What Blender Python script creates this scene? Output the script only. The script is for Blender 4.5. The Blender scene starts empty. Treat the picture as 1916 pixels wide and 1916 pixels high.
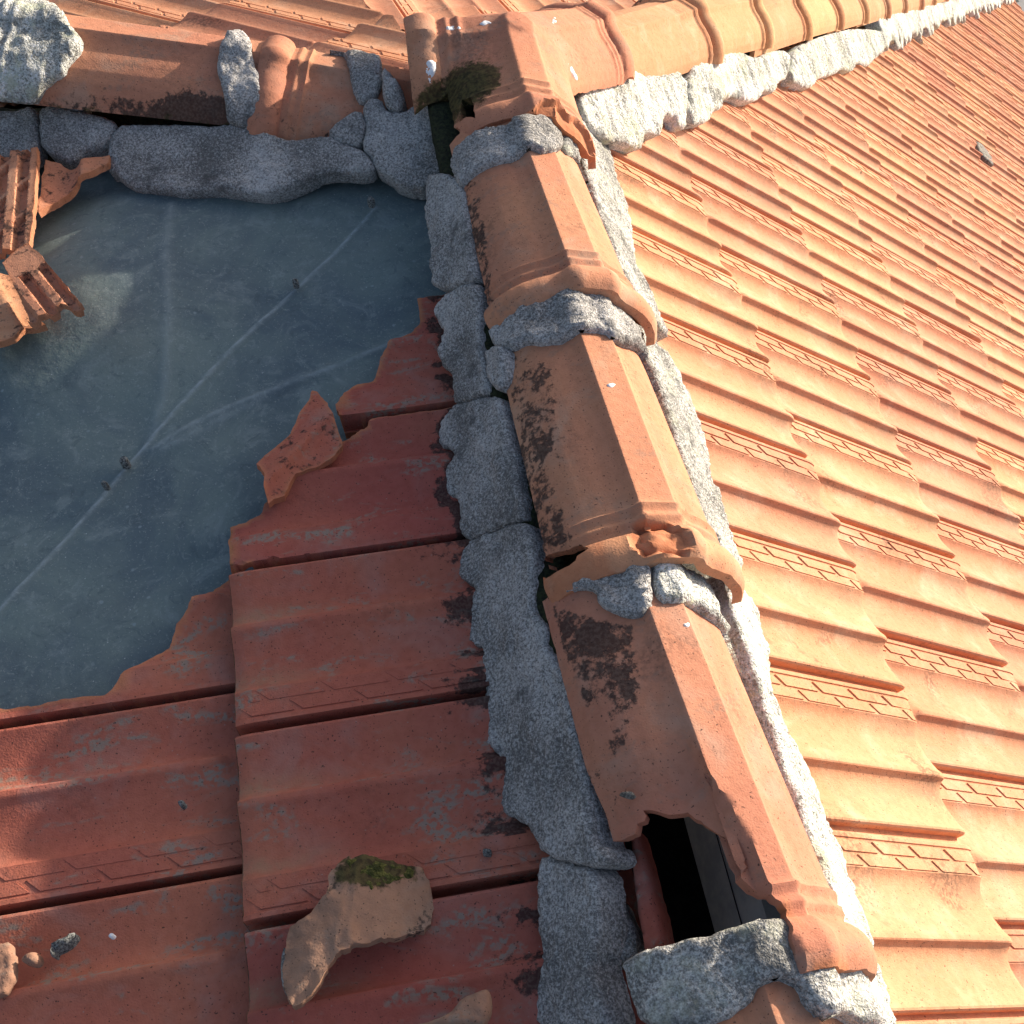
import bpy, bmesh, math, random
import numpy as np
from mathutils import Vector, Matrix, noise, geometry

random.seed(7)
rng = np.random.default_rng(7)
SC = bpy.context.scene
COL = SC.collection

# ------------------------------------------------------------------ camera
CAM = np.array([-0.6305, -0.3261, 1.1067])
ROT = np.array([[0.9389, -0.1754, 0.2963], [0.0372, -0.8039, -0.5936], [0.3423, 0.5683, -0.7482]])
u_, _, v_ = np.linalg.svd(ROT); ROT = u_ @ v_
FOC = 2.2373
cd = bpy.data.cameras.new('camera'); cam = bpy.data.objects.new('camera', cd); COL.objects.link(cam)
m = Matrix.Identity(4)
for r in range(3):
    m[r][0] = ROT[0][r]; m[r][1] = -ROT[1][r]; m[r][2] = -ROT[2][r]; m[r][3] = CAM[r]
cam.matrix_world = m
cd.sensor_width = 36; cd.sensor_fit = 'HORIZONTAL'; cd.lens = 18 * FOC
cd.clip_start = 0.02; cd.clip_end = 400
SC.camera = cam

# ------------------------------------------------------------------ sky, sun, exposure
EL, AZ = math.radians(28.2), math.radians(61.5)      # sun elevation; plan direction towards the sun from +Y to +X
W = bpy.data.worlds.new('World'); SC.world = W; W.use_nodes = True
nt = W.node_tree
sky = nt.nodes.new('ShaderNodeTexSky'); sky.sky_type = 'NISHITA'; sky.sun_disc = False
sky.sun_elevation = EL; sky.sun_rotation = AZ; sky.air_density = .8; sky.dust_density = 4.0; sky.ozone_density = .4
nt.links.new(sky.outputs[0], nt.nodes['Background'].inputs[0]); nt.nodes['Background'].inputs[1].default_value = 0.11
sl = bpy.data.lights.new('sun', 'SUN'); sl.energy = 4.4; sl.angle = math.radians(0.5); sl.color = (1.0, 0.88, 0.74)
so = bpy.data.objects.new('sun', sl); COL.objects.link(so)
sdir = Vector((math.sin(AZ) * math.cos(EL), math.cos(AZ) * math.cos(EL), math.sin(EL)))
so.rotation_euler = sdir.to_track_quat('Z', 'Y').to_euler(); so.location = sdir * 30
SC.view_settings.view_transform = 'Standard'; SC.view_settings.look = 'None'
SC.view_settings.exposure = 0.9; SC.view_settings.gamma = 1.0

# ------------------------------------------------------------------ geometry helpers
PIT = math.radians(20.17); cp, sp = math.cos(PIT), math.sin(PIT); TP = math.tan(PIT)
TW, TL, X0 = 0.23, 0.3902, 0.5745          # tile cover width, exposure, first course line (right slope)
XL, YL = 0.4908, 0.0594                    # course line and tile joint (left slope)
XA = np.array

def ray(u, v):
    return ROT.T @ XA([(u - 958) / 958 / FOC, (v - 958) / 958 / FOC, 1.0])
def project(P):
    c = (np.asarray(P, float) - CAM) @ ROT.T
    return np.stack([FOC * c[..., 0] / c[..., 2], FOC * c[..., 1] / c[..., 2]], -1) * 958 + 958
def nrm(a):
    a = XA(a, float); return a / np.linalg.norm(a)

class Plane:
    def __init__(s, o, e1, e2):
        s.o = XA(o, float); s.e1 = nrm(e1); e2 = XA(e2, float); s.e2 = nrm(e2 - s.e1 * (e2 @ s.e1)); s.n = np.cross(s.e1, s.e2)
    def px(s, pts, h=0.0):
        out = []
        for u, v in pts:
            d = ray(u, v); o = s.o + s.n * h; t = ((o - CAM) @ s.n) / (d @ s.n); q = CAM + t * d - o
            out.append((q @ s.e1, q @ s.e2))
        return XA(out)
    def pos(s, a, b, h):
        return s.o + np.multiply.outer(a, s.e1) + np.multiply.outer(b, s.e2) + np.multiply.outer(h, s.n)

class Param:
    """a curved surface pos(a,b,h); px() finds the surface point seen at a photo position"""
    rng_a = (0, 1); rng_b = (-1, 1)
    def px(s, pts, h=0.0):
        if not hasattr(s, '_g'):
            a = np.linspace(*s.rng_a, 260); b = np.linspace(*s.rng_b, 260)
            A, B = np.meshgrid(a, b, indexing='ij'); P = s.pos(A.ravel(), B.ravel(), np.full(A.size, h)).reshape(260, 260, 3)
            n = np.cross(np.gradient(P, axis=0), np.gradient(P, axis=1)); f = ((CAM - P) * n).sum(-1)
            out = s.pos(A.ravel(), B.ravel(), np.full(A.size, h + .01)).reshape(260, 260, 3) - P
            f = f * np.sign((n * out).sum(-1))
            U = project(P); U[f <= 0] = 1e6
            s._g = (A, B, U)
        A, B, U = s._g; out = []
        for p in pts:
            k = np.argmin(((U - XA(p)) ** 2).sum(-1)); out.append((A.flat[k], B.flat[k]))
        return XA(out)

PROF = XA([(0, .085), (.0235, .0852), (.0245, .085), (.0335, .0742), (.048, .0645), (.066, .0565), (.084, .046), (.1, .032), (.112, .016), (.12, -.004)])
_s = np.concatenate([[0], np.cumsum(np.hypot(*np.diff(PROF, axis=0).T))]); ARC = _s[-1]
_d = np.gradient(PROF, axis=0); _nn = np.stack([-_d[:, 1], _d[:, 0]], 1); _nn /= np.linalg.norm(_nn, axis=1)[:, None]; _nn[0] = (0, 1); _nn[1] = (0, 1)
def prof(v):
    a = np.abs(v); sg = np.sign(v)
    b = np.interp(a, _s, PROF[:, 0]); z = np.interp(a, _s, PROF[:, 1]); nb = np.interp(a, _s, _nn[:, 0]); nz = np.interp(a, _s, _nn[:, 1])
    return b * sg, z, nb * sg, nz

class Cap(Param):
    """ridge tile: a runs from the lip (0) to the tucked end, b is arc length across (negative = left of travel from lip to end)"""
    def __init__(s, p0, p1, sc=1.0, sc1=.9, lip=True, roll=0):
        s.p0 = XA(p0, float); s.p1 = XA(p1, float); s.L = np.linalg.norm(s.p1 - s.p0); s.sc = sc; s.sc1 = sc1; s.lip = lip
        t = nrm(s.p1 - s.p0); s.t = t; s.r = nrm(np.cross(t, [0, 0, 1])); s.up = np.cross(s.r, t); s.up, s.r = s.up * math.cos(roll) - s.r * math.sin(roll), s.r * math.cos(roll) + s.up * math.sin(roll)
        s.rng_a = (0, s.L); s.rng_b = (-ARC, ARC)
    def lipf(s, a):
        if not s.lip: return 0 * a
        z = np.clip(a / .052, 0, 1); roll = .017 * np.sin(np.pi * np.clip(z * .92 + .08, 0, 1)) ** .6 * (a < .052)
        rib = .0046 * (np.exp(-((a - .066) / .004) ** 2) + np.exp(-((a - .083) / .004) ** 2))
        return roll + rib
    def pos(s, a, b, h):
        a = np.asarray(a, float); b = np.asarray(b, float); bb, z, nb, nz = prof(np.clip(b, -ARC, ARC))
        k = s.sc + (s.sc1 - s.sc) * a / s.L; hh = h + s.lipf(a)
        B = bb * k + nb * hh; Z = (z - .085) * k + nz * hh
        return s.p0 + np.multiply.outer(a, s.t) + np.multiply.outer(B, s.r) + np.multiply.outer(Z, s.up)

class Field(Param):
    """height field z = f(x, y)"""
    def __init__(s, f, ra, rb): s.f = f; s.rng_a = ra; s.rng_b = rb
    def pos(s, a, b, h):
        a = np.asarray(a, float); b = np.asarray(b, float); e = 2e-3
        z = s.f(a, b); gx = (s.f(a + e, b) - s.f(a - e, b)) / (2 * e); gy = (s.f(a, b + e) - s.f(a, b - e)) / (2 * e)
        n = np.stack([-gx, -gy, np.ones_like(gx)], -1); n /= np.linalg.norm(n, axis=-1)[..., None]
        return np.stack([a, b, z], -1) + n * np.asarray(h)[..., None]

def inside(P, loop):
    x, y = P[:, 0], P[:, 1]; r = np.zeros(len(P), bool); n = len(loop)
    for i in range(n):
        x1, y1 = loop[i]; x2, y2 = loop[(i + 1) % n]
        if y1 == y2: continue
        c = ((y1 > y) != (y2 > y)) & (x < (x2 - x1) * (y - y1) / (y2 - y1) + x1); r ^= c
    return r
def bdist(P, loop):
    d = np.full(len(P), 1e9); n = len(loop)
    for i in range(n):
        a = loop[i]; e = loop[(i + 1) % n] - a; L = e @ e
        t = np.clip(((P - a) @ e) / L, 0, 1) if L > 0 else np.zeros(len(P))
        d = np.minimum(d, np.hypot(*(P - a - np.outer(t, e)).T))
    return d
def resample(loop, step, rough=0.0):
    out = []; n = len(loop)
    for i in range(n):
        a, b = loop[i], loop[(i + 1) % n]; L = np.hypot(*(b - a)); k = max(1, int(round(L / step)))
        for j in range(k):
            p = a + (b - a) * j / k
            if rough:
                p = p + rough * XA([noise.noise((p[0] / .02 + 3, p[1] / .02, 1.)) + .6 * noise.noise((p[0] / .006, p[1] / .006, 5.)),
                                    noise.noise((p[0] / .02, p[1] / .02 + 9, 2.)) + .6 * noise.noise((p[0] / .006, p[1] / .006, 8.))])
            out.append(p)
    return XA(out)
def smooth_loop(loop, it=1):
    for _ in range(it):
        q = []
        for i in range(len(loop)):
            a, b = loop[i], loop[(i + 1) % len(loop)]; q += [a * .75 + b * .25, a * .25 + b * .75]
        loop = XA(q)
    return loop
def fbm(P, sc, o=4, seed=0.0):
    return XA([noise.fractal((p[0] * sc + seed, p[1] * sc + seed, p[2] * sc - seed), .8, 2.1, o) for p in P])
def sstep(x, a, b):
    t = np.clip((x - a) / (b - a), 0, 1); return t * t * (3 - 2 * t)

def mesh_obj(name, verts, faces, mat, parent=None, attrs=None, smooth=True, ang=35):
    me = bpy.data.meshes.new(name); me.from_pydata([tuple(map(float, v)) for v in verts], [], [tuple(map(int, f)) for f in faces])
    bm = bmesh.new(); bm.from_mesh(me); bmesh.ops.recalc_face_normals(bm, faces=bm.faces); bm.to_mesh(me); bm.free()
    me.materials.append(mat)
    if attrs:
        for k, v in attrs.items():
            at = me.attributes.new(k, 'FLOAT', 'POINT'); at.data.foreach_set('value', np.asarray(v, np.float32))
    if smooth:
        me.polygons.foreach_set('use_smooth', [True] * len(me.polygons)); me.set_sharp_from_angle(angle=math.radians(ang))
    o = bpy.data.objects.new(name, me); COL.objects.link(o)
    if parent: o.parent = parent
    return o
def tag(o, label=None, cat=None, group=None, kind=None):
    if label: o['label'] = label
    if cat: o['category'] = cat
    if group: o['group'] = group
    if kind: o['kind'] = kind
    return o

def shell(name, mat, loop, surf, top, bot, step=.006, rough=.0, holes=(), attrs=None, pts=None, parent=None, ang=35):
    loop = resample(XA(loop), step, rough); hl = [resample(XA(h), step, rough) for h in holes]
    lo, hi = loop.min(0), loop.max(0)
    if pts is None:
        nx, ny = int((hi[0] - lo[0]) / step) + 2, int((hi[1] - lo[1]) / (step * .87)) + 2
        g = XA([(lo[0] + (i + .5 * (j % 2)) * step, lo[1] + j * step * .87) for i in range(nx) for j in range(ny)])
        g = g + rng.uniform(-.22, .22, g.shape) * step
    else:
        g = XA(pts)
    k = inside(g, loop)
    for h in hl: k &= ~inside(g, h)
    g = g[k]; k = bdist(g, loop) > step * .5
    for h in hl: k &= bdist(g, h) > step * .5
    g = g[k]; V = np.concatenate([loop] + hl + [g]); E = []; o = 0
    for l in [loop] + hl:
        E += [(o + i, o + (i + 1) % len(l)) for i in range(len(l))]; o += len(l)
    r = geometry.delaunay_2d_cdt([Vector(p) for p in V], E, [], 0, 1e-6)
    P = XA([tuple(p) for p in r[0]]); F = [tuple(f) for f in r[2]]
    ctr = XA([P[list(f)].mean(0) for f in F]); k = inside(ctr, loop)
    for h in hl: k &= ~inside(ctr, h)
    F = [f for f, q in zip(F, k) if q]
    used = sorted({i for f in F for i in f}); rm = {q: i for i, q in enumerate(used)}; P = P[used]; F = [tuple(rm[i] for i in f) for f in F]
    d = bdist(P, loop)
    for h in hl: d = np.minimum(d, bdist(P, h))
    a, b = P[:, 0], P[:, 1]; n = len(P)
    ht = np.broadcast_to(top(a, b, d), a.shape); hb = np.broadcast_to(bot(a, b, d), a.shape)
    T = surf.pos(a, b, ht); Bo = surf.pos(a, b, hb)
    cnt = {}
    for f in F:
        for i in range(3):
            e = (f[i], f[(i + 1) % 3]); key = tuple(sorted(e)); cnt[key] = None if key in cnt else e
    faces = F + [tuple(n + i for i in reversed(f)) for f in F]
    for e in cnt.values():
        if e: faces.append((e[1], e[0], n + e[0], n + e[1]))
    at = attrs(a, b, d, T) if attrs else {}
    at = {k: np.concatenate([v, v]) for k, v in at.items()}
    o = mesh_obj(name, np.concatenate([T, Bo]), faces, mat, parent, at, ang=ang)
    return o

# ------------------------------------------------------------------ materials
class NT:
    def __init__(s, name):
        s.m = bpy.data.materials.new(name); s.m.use_nodes = True; s.t = s.m.node_tree; s.b = s.t.nodes['Principled BSDF']
        s.g = s.n('ShaderNodeNewGeometry'); s.pos = s.g.outputs['Position']
    def n(s, t, **k):
        q = s.t.nodes.new(t)
        for a, b in k.items(): setattr(q, a, b)
        return q
    def put(s, inp, v):
        if isinstance(v, bpy.types.NodeSocket): s.t.links.new(v, inp)
        elif v is not None:
            if inp.type == 'RGBA' and len(v) == 3: v = (*v, 1)
            inp.default_value = v
    def noise(s, sc, det=3, rough=.55, dist=0., vec=None, w=0.):
        q = s.n('ShaderNodeTexNoise'); s.put(q.inputs['Vector'], vec or s.pos); q.inputs['Scale'].default_value = sc
        q.inputs['Detail'].default_value = det; q.inputs['Roughness'].default_value = rough; q.inputs['Distortion'].default_value = dist
        return q.outputs['Fac']
    def voro(s, sc, out='Distance', feature='F1', vec=None):
        q = s.n('ShaderNodeTexVoronoi', feature=feature); s.put(q.inputs['Vector'], vec or s.pos); q.inputs['Scale'].default_value = sc
        return q.outputs[out]
    def math(s, op, a, b=None, c=None):
        q = s.n('ShaderNodeMath', operation=op)
        for i, v in enumerate((a, b, c)):
            if v is not None: s.put(q.inputs[i], v)
        return q.outputs[0]
    def band(s, v, a, b, x=0., y=1.):
        q = s.n('ShaderNodeMapRange', interpolation_type='SMOOTHSTEP'); s.put(q.inputs[0], v)
        for i, k in enumerate((a, b, x, y)): q.inputs[i + 1].default_value = k
        return q.outputs[0]
    def mix(s, f, a, b, mode='MIX'):
        q = s.n('ShaderNodeMix', data_type='RGBA', blend_type=mode); s.put(q.inputs[0], f); s.put(q.inputs[6], a); s.put(q.inputs[7], b); return q.outputs[2]
    def attr(s, name):
        return s.n('ShaderNodeAttribute', attribute_name=name).outputs['Fac']
    def ramp(s, f, stops):
        q = s.n('ShaderNodeValToRGB'); s.put(q.inputs[0], f); e = q.color_ramp.elements
        while len(e) < len(stops): e.new(.5)
        for i, (p, c) in enumerate(stops): e[i].position = p; e[i].color = (*c, 1)
        return q.outputs[0]
    def hsv(s, c, h=.5, sat=1., v=1.):
        q = s.n('ShaderNodeHueSaturation'); s.put(q.inputs['Color'], c); s.put(q.inputs['Hue'], h); s.put(q.inputs['Saturation'], sat); s.put(q.inputs['Value'], v); return q.outputs[0]
    def rand(s): return s.n('ShaderNodeObjectInfo').outputs['Random']
    def scaled(s, x, y, z):
        q = s.n('ShaderNodeMapping'); s.put(q.inputs[0], s.pos); q.inputs['Scale'].default_value = (x, y, z); return q.outputs[0]
    def done(s, col, rough=.85, bump=None, bs=.3, bd=.002, spec=.3):
        s.put(s.b.inputs['Base Color'], col); s.put(s.b.inputs['Roughness'], rough); s.b.inputs['Specular IOR Level'].default_value = spec
        if bump is not None:
            q = s.n('ShaderNodeBump'); q.inputs['Strength'].default_value = bs; q.inputs['Distance'].default_value = bd
            s.put(q.inputs['Height'], bump); s.put(s.b.inputs['Normal'], q.outputs[0])
        return s.m

def clay(name, c1, c2, pale, lichen=0., soot=.0, var=.12, palef=.5, lich_col=(.25, .225, .18)):
    t = NT(name)
    col = t.mix(t.band(t.noise(5, 4), .35, .68), c1, c2)
    col = t.mix(t.math('MULTIPLY', t.band(t.noise(11, 5, .6, .6), .48, .72), palef), col, pale)
    r = t.rand(); col = t.hsv(col, t.math('MULTIPLY_ADD', r, .012, .494), 1., t.math('MULTIPLY_ADD', r, var * 2, 1 - var))
    col = t.mix(t.band(t.noise(95, 3), .35, .75, 0, .3), col, t.hsv(col, .5, 1.05, .62))
    if soot: col = t.mix(t.math('MULTIPLY', t.band(t.noise(7, 4, .6, .4), .55, .72), t.band(t.noise(170, 2), .4, .6, 0, soot)), col, (.06, .05, .042))
    if lichen:
        lm = t.math('MULTIPLY', t.band(t.noise(17, 4, .65, .5, t.scaled(.55, 1.5, 1.)), .53, .66), t.band(t.noise(130, 3), .40, .56))
        col = t.mix(t.math('MULTIPLY', lm, lichen), col, lich_col)
        col = t.mix(t.band(t.voro(70), .0, .10, lichen * .75, 0.), col, (.34, .31, .27))
    col = t.mix(t.band(t.noise(330, 1), .68, .74, 0, .8), col, (.035, .028, .025))
    g = t.attr('grime'); gm = t.math('ADD', g, t.math('MULTIPLY', t.math('SUBTRACT', t.noise(85, 5, .7), .5), 1.5)); gm = t.math('ADD', gm, t.math('MULTIPLY', t.math('SUBTRACT', t.noise(19, 3, .6), .5), 1.1))
    col = t.mix(t.band(gm, .40, .62, 0, .85), col, t.mix(t.band(t.noise(240, 2), .4, .65), (.022, .02, .02), (.075, .06, .05)))
    mo = t.attr('moss'); mm = t.math('ADD', mo, t.math('MULTIPLY', t.math('SUBTRACT', t.noise(60, 5, .7), .5), 1.3))
    col = t.mix(t.band(mm, .42, .68, 0, .92), col, t.mix(t.band(t.noise(150, 3), .35, .65), (.026, .024, .011), (.085, .072, .026)))
    col = t.mix(t.math('MULTIPLY', t.attr('dust'), t.band(t.noise(60, 4, .7), .35, .65, .3, .75)), col, (.30, .19, .12))
    br = t.attr('fresh'); col = t.mix(t.math('MULTIPLY', br, t.band(t.noise(40, 3), .3, .55, .55, 1)), col, t.mix(t.noise(90, 4), (.42, .14, .065), (.56, .25, .13)))
    h = t.math('ADD', t.noise(420, 3), t.math('MULTIPLY', t.noise(70, 4), 1.6)); h = t.math('ADD', h, t.math('MULTIPLY', br, t.noise(110, 4)))
    return t.done(col, .93, h, .4, .0018, .12)

M = {}
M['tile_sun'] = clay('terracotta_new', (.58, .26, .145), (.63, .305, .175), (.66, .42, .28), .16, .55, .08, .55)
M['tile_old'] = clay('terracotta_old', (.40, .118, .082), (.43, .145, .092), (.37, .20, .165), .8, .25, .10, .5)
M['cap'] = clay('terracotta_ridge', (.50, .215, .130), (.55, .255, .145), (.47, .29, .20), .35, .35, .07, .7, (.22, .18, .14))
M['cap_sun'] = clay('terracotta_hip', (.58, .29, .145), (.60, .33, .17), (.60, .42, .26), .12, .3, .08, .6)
M['shard'] = clay('terracotta_shard', (.36, .205, .13), (.40, .235, .15), (.36, .26, .19), .55, .4, .05, .6)

def mortar(name, dark, mid, light, gs=1., lich=0., moss=.5):
    t = NT(name)
    a = t.noise(230 * gs, 3, .7); b = t.voro(330 * gs, 'Color'); big = t.noise(9, 4, .6)
    f = t.math('ADD', t.math('MULTIPLY', a, .62), t.math('MULTIPLY', t.noise(520 * gs, 2), .38)); f = t.math('ADD', f, t.math('MULTIPLY', t.math('SUBTRACT', big, .5), .42))
    col = t.ramp(f, [(.40, dark), (.48, mid), (.545, light), (.62, tuple(min(.85, c * 1.4) for c in light))])
    col = t.mix(t.band(t.noise(13, 5, .65), .58, .68, 0, .7), col, t.mix(.5, dark, (.06, .062, .062)))
    if lich: col = t.mix(t.math('MULTIPLY', t.band(t.noise(16, 5, .7), .5, .62), lich), col, t.mix(t.noise(200, 3), (.60, .62, .52), (.45, .47, .27)))
    mo = t.attr('moss'); mm = t.math('ADD', mo, t.math('MULTIPLY', t.math('SUBTRACT', t.noise(50, 5, .7), .5), 1.2))
    col = t.mix(t.band(mm, .5, .72, 0, moss), col, t.mix(t.noise(180, 3), (.02, .028, .012), (.075, .085, .03)))
    h = t.math('ADD', t.math('MULTIPLY', a, 1.2), t.math('MULTIPLY', t.noise(420 * gs, 3), .8)); h = t.math('SUBTRACT', h, t.math('MULTIPLY', t.voro(120), .5)); h = t.math('ADD', h, t.math('MULTIPLY', t.noise(45, 4, .7), 2.2))
    return t.done(col, .95, h, .85, .0045, .15)
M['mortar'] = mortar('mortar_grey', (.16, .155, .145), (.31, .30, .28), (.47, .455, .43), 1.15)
M['mortar_pale_sunlit'] = mortar('mortar_pale_sunlit', (.22, .22, .19), (.52, .52, .47), (.68, .69, .62), 1., .7)  # lichened mortar; base also whitened to carry the glare of the sun
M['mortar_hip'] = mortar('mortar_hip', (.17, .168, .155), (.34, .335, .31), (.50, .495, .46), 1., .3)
def flat(name, c1, c2, sc=120, rough=.9, bd=.004, bs=.8):
    t = NT(name); return t.done(t.mix(t.band(t.noise(sc, 4, .65), .35, .65), c1, c2), rough, t.noise(sc * 1.6, 4), bs, bd, .2)
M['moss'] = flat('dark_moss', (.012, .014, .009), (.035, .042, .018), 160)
M['moss_green'] = flat('green_moss', (.045, .05, .014), (.16, .15, .04), 150, .95, .006, 1.)
M['wood'] = flat('old_board', (.30, .32, .33), (.40, .41, .40), 40, .9, .002, .3)
M['under'] = flat('under_roof_dark', (.02, .018, .016), (.035, .03, .026), 20)  # near-black colour stands in for the shade below the tiles
M['ground'] = flat('far_ground', (.16, .165, .165), (.20, .2, .2), 3)
M['white'] = flat('dropping_white', (.72, .73, .74), (.85, .85, .84), 300, .7, .001, .4)
M['stone'] = flat('grit', (.05, .05, .048), (.30, .31, .29), 380)
M['leaf'] = flat('dry_leaf', (.10, .09, .075), (.28, .26, .22), 220, .8)
M['twig'] = flat('twig', (.02, .018, .015), (.05, .04, .03), 200)

def membrane_mat():
    t = NT('blue_grey_membrane')
    st = t.scaled(1.2, 1.2, 1.); big = t.noise(4.5, 5, .6, .8)
    col = t.mix(t.band(big, .35, .65), (.095, .132, .148), (.155, .205, .195))
    col = t.mix(t.band(t.noise(2.2, 3), .5, .7, 0, .55), col, (.19, .215, .185))
    col = t.mix(t.math('MULTIPLY', t.band(t.noise(14, 6, .7, 1.5), .5, .7), .55), col, (.23, .28, .275))
    col = t.mix(t.math('MULTIPLY', t.band(t.noise(26, 5, .75, 2.), .54, .66), .5), col, (.075, .105, .115))
    v = t.voro(34); vd = t.math('ADD', v, t.math('MULTIPLY', t.noise(120, 3), .16)); col = t.mix(t.math('MULTIPLY', t.band(vd, .13, .2, 1, 0), t.band(t.noise(8, 2), .42, .58, 0, .75)), col, (.24, .30, .31))
    col = t.mix(t.band(t.voro(48), .02, .06, .85, 0), col, (.46, .50, .49)); col = t.mix(t.band(t.noise(300, 2), .62, .7, 0, .5), col, (.30, .34, .33)); col = t.mix(t.math('MULTIPLY', t.band(t.noise(70, 5, .8, 1.), .56, .64), .4), col, (.26, .31, .30))
    c = t.attr('crease'); col = t.mix(t.math('MULTIPLY', c, t.band(t.noise(60, 4, .7), .3, .6, .25, .85)), col, (.34, .40, .41))
    h = t.math('ADD', t.noise(60, 5), t.math('MULTIPLY', t.noise(300, 2), .25))
    return t.done(col, t.band(t.noise(12, 4), .3, .7, .62, .85), h, .3, .004, .25)
M['membrane'] = membrane_mat()

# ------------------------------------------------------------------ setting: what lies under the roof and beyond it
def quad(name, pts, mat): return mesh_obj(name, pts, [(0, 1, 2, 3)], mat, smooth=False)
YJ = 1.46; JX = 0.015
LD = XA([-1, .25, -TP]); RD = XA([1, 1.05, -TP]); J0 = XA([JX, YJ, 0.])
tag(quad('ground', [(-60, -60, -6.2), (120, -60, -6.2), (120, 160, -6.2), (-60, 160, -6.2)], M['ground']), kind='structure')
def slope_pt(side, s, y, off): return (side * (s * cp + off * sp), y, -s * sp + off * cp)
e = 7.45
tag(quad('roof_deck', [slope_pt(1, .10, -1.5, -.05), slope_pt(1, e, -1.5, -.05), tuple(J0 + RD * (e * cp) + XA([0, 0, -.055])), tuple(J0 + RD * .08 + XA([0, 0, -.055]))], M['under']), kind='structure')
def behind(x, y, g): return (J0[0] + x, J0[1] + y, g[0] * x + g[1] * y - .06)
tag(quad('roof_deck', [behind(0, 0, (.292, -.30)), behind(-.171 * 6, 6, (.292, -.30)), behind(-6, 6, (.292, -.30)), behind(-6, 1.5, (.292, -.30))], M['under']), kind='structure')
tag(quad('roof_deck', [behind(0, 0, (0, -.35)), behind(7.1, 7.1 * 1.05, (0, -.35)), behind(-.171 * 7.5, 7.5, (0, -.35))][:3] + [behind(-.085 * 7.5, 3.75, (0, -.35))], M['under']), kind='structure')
tag(quad('attic_dark_sheet', [(-.9, -1.5, -.62), (.9, -1.5, -.62), (.9, 1.5, -.62), (-.9, 1.5, -.62)], M['under']), kind='structure')  # dark sheet added so the void under the ridge hole looks black
def box(name, lo, hi, mat, parent=None):
    x0, y0, z0 = lo; x1, y1, z1 = hi
    v = [(x, y, z) for z in (z0, z1) for y in (y0, y1) for x in (x0, x1)]
    f = [(0, 2, 3, 1), (4, 5, 7, 6), (0, 1, 5, 4), (2, 6, 7, 3), (0, 4, 6, 2), (1, 3, 7, 5)]
    o = mesh_obj(name, v, f, mat, parent, smooth=False); return o
tag(box('ridge_board', (.088, -1.3, -.15), (.115, 1.35, -.03), M['wood']), 'dark grey wooden ridge board inside the broken ridge tile opening', 'beam')

# ------------------------------------------------------------------ roof tile
TH = .012; HEAD = .035; TLEN = TL + HEAD
VP = XA([(-.07, -.013), (.028, -.012), (.042, -.0105), (.05, -.001), (.056, 0), (.078, 0), (.082, -.002), (.09, -.0025), (.245, -.0025), (.25, -.004), (.265, -.0085), (.29, -.0135), (.33, -.017), (.37, -.0178), (.42, -.016),
         (.48, -.0115), (.535, -.005), (.57, -.0005), (.59, .0025), (.603, .0042), (.612, .0048), (.634, .0048), (.642, .0035), (.65, -.0015), (.662, -.0075), (.685, -.0135), (.72, -.0172), (.76, -.018), (.81, -.016),
         (.86, -.0115), (.91, -.0055), (.945, -.0015), (.97, .0018), (.98, .0024), (.992, .0016), (1.0, -.002)])
def tz(x, v):
    z = np.interp(v, VP[:, 0], VP[:, 1]); z = np.where((z < 0) & (v > .2), z * .66, z)
    rib = np.where((v > .56) & (v < .66), np.clip(z - (-.0045), 0, None), 0)
    z = z - rib * .95 * (1 - sstep(x, HEAD + .012, HEAD + .035))
    end = np.clip((x - (TLEN - .022)) / .022, 0, 1)
    return z + .0155 * (x - HEAD) / TL - .0042 * end ** 2.2
def tz_old(x, v):
    z = tz(x, np.where(v < .06, .06, v))
    return z - .034 * (1 - sstep(v, .046, .054)) + .004 * sstep(x, .1, TLEN)
def padmask(x, v):
    q = np.zeros_like(x, bool); s = TL / 5
    for r, (a, b) in enumerate(((.095, .158), (.175, .236))):
        xx = (x - HEAD - r * s * .5 - (v - a) / (b - a) * .016) % s
        q |= (v > a) & (v < b) & (xx > .009)
    return q
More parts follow.
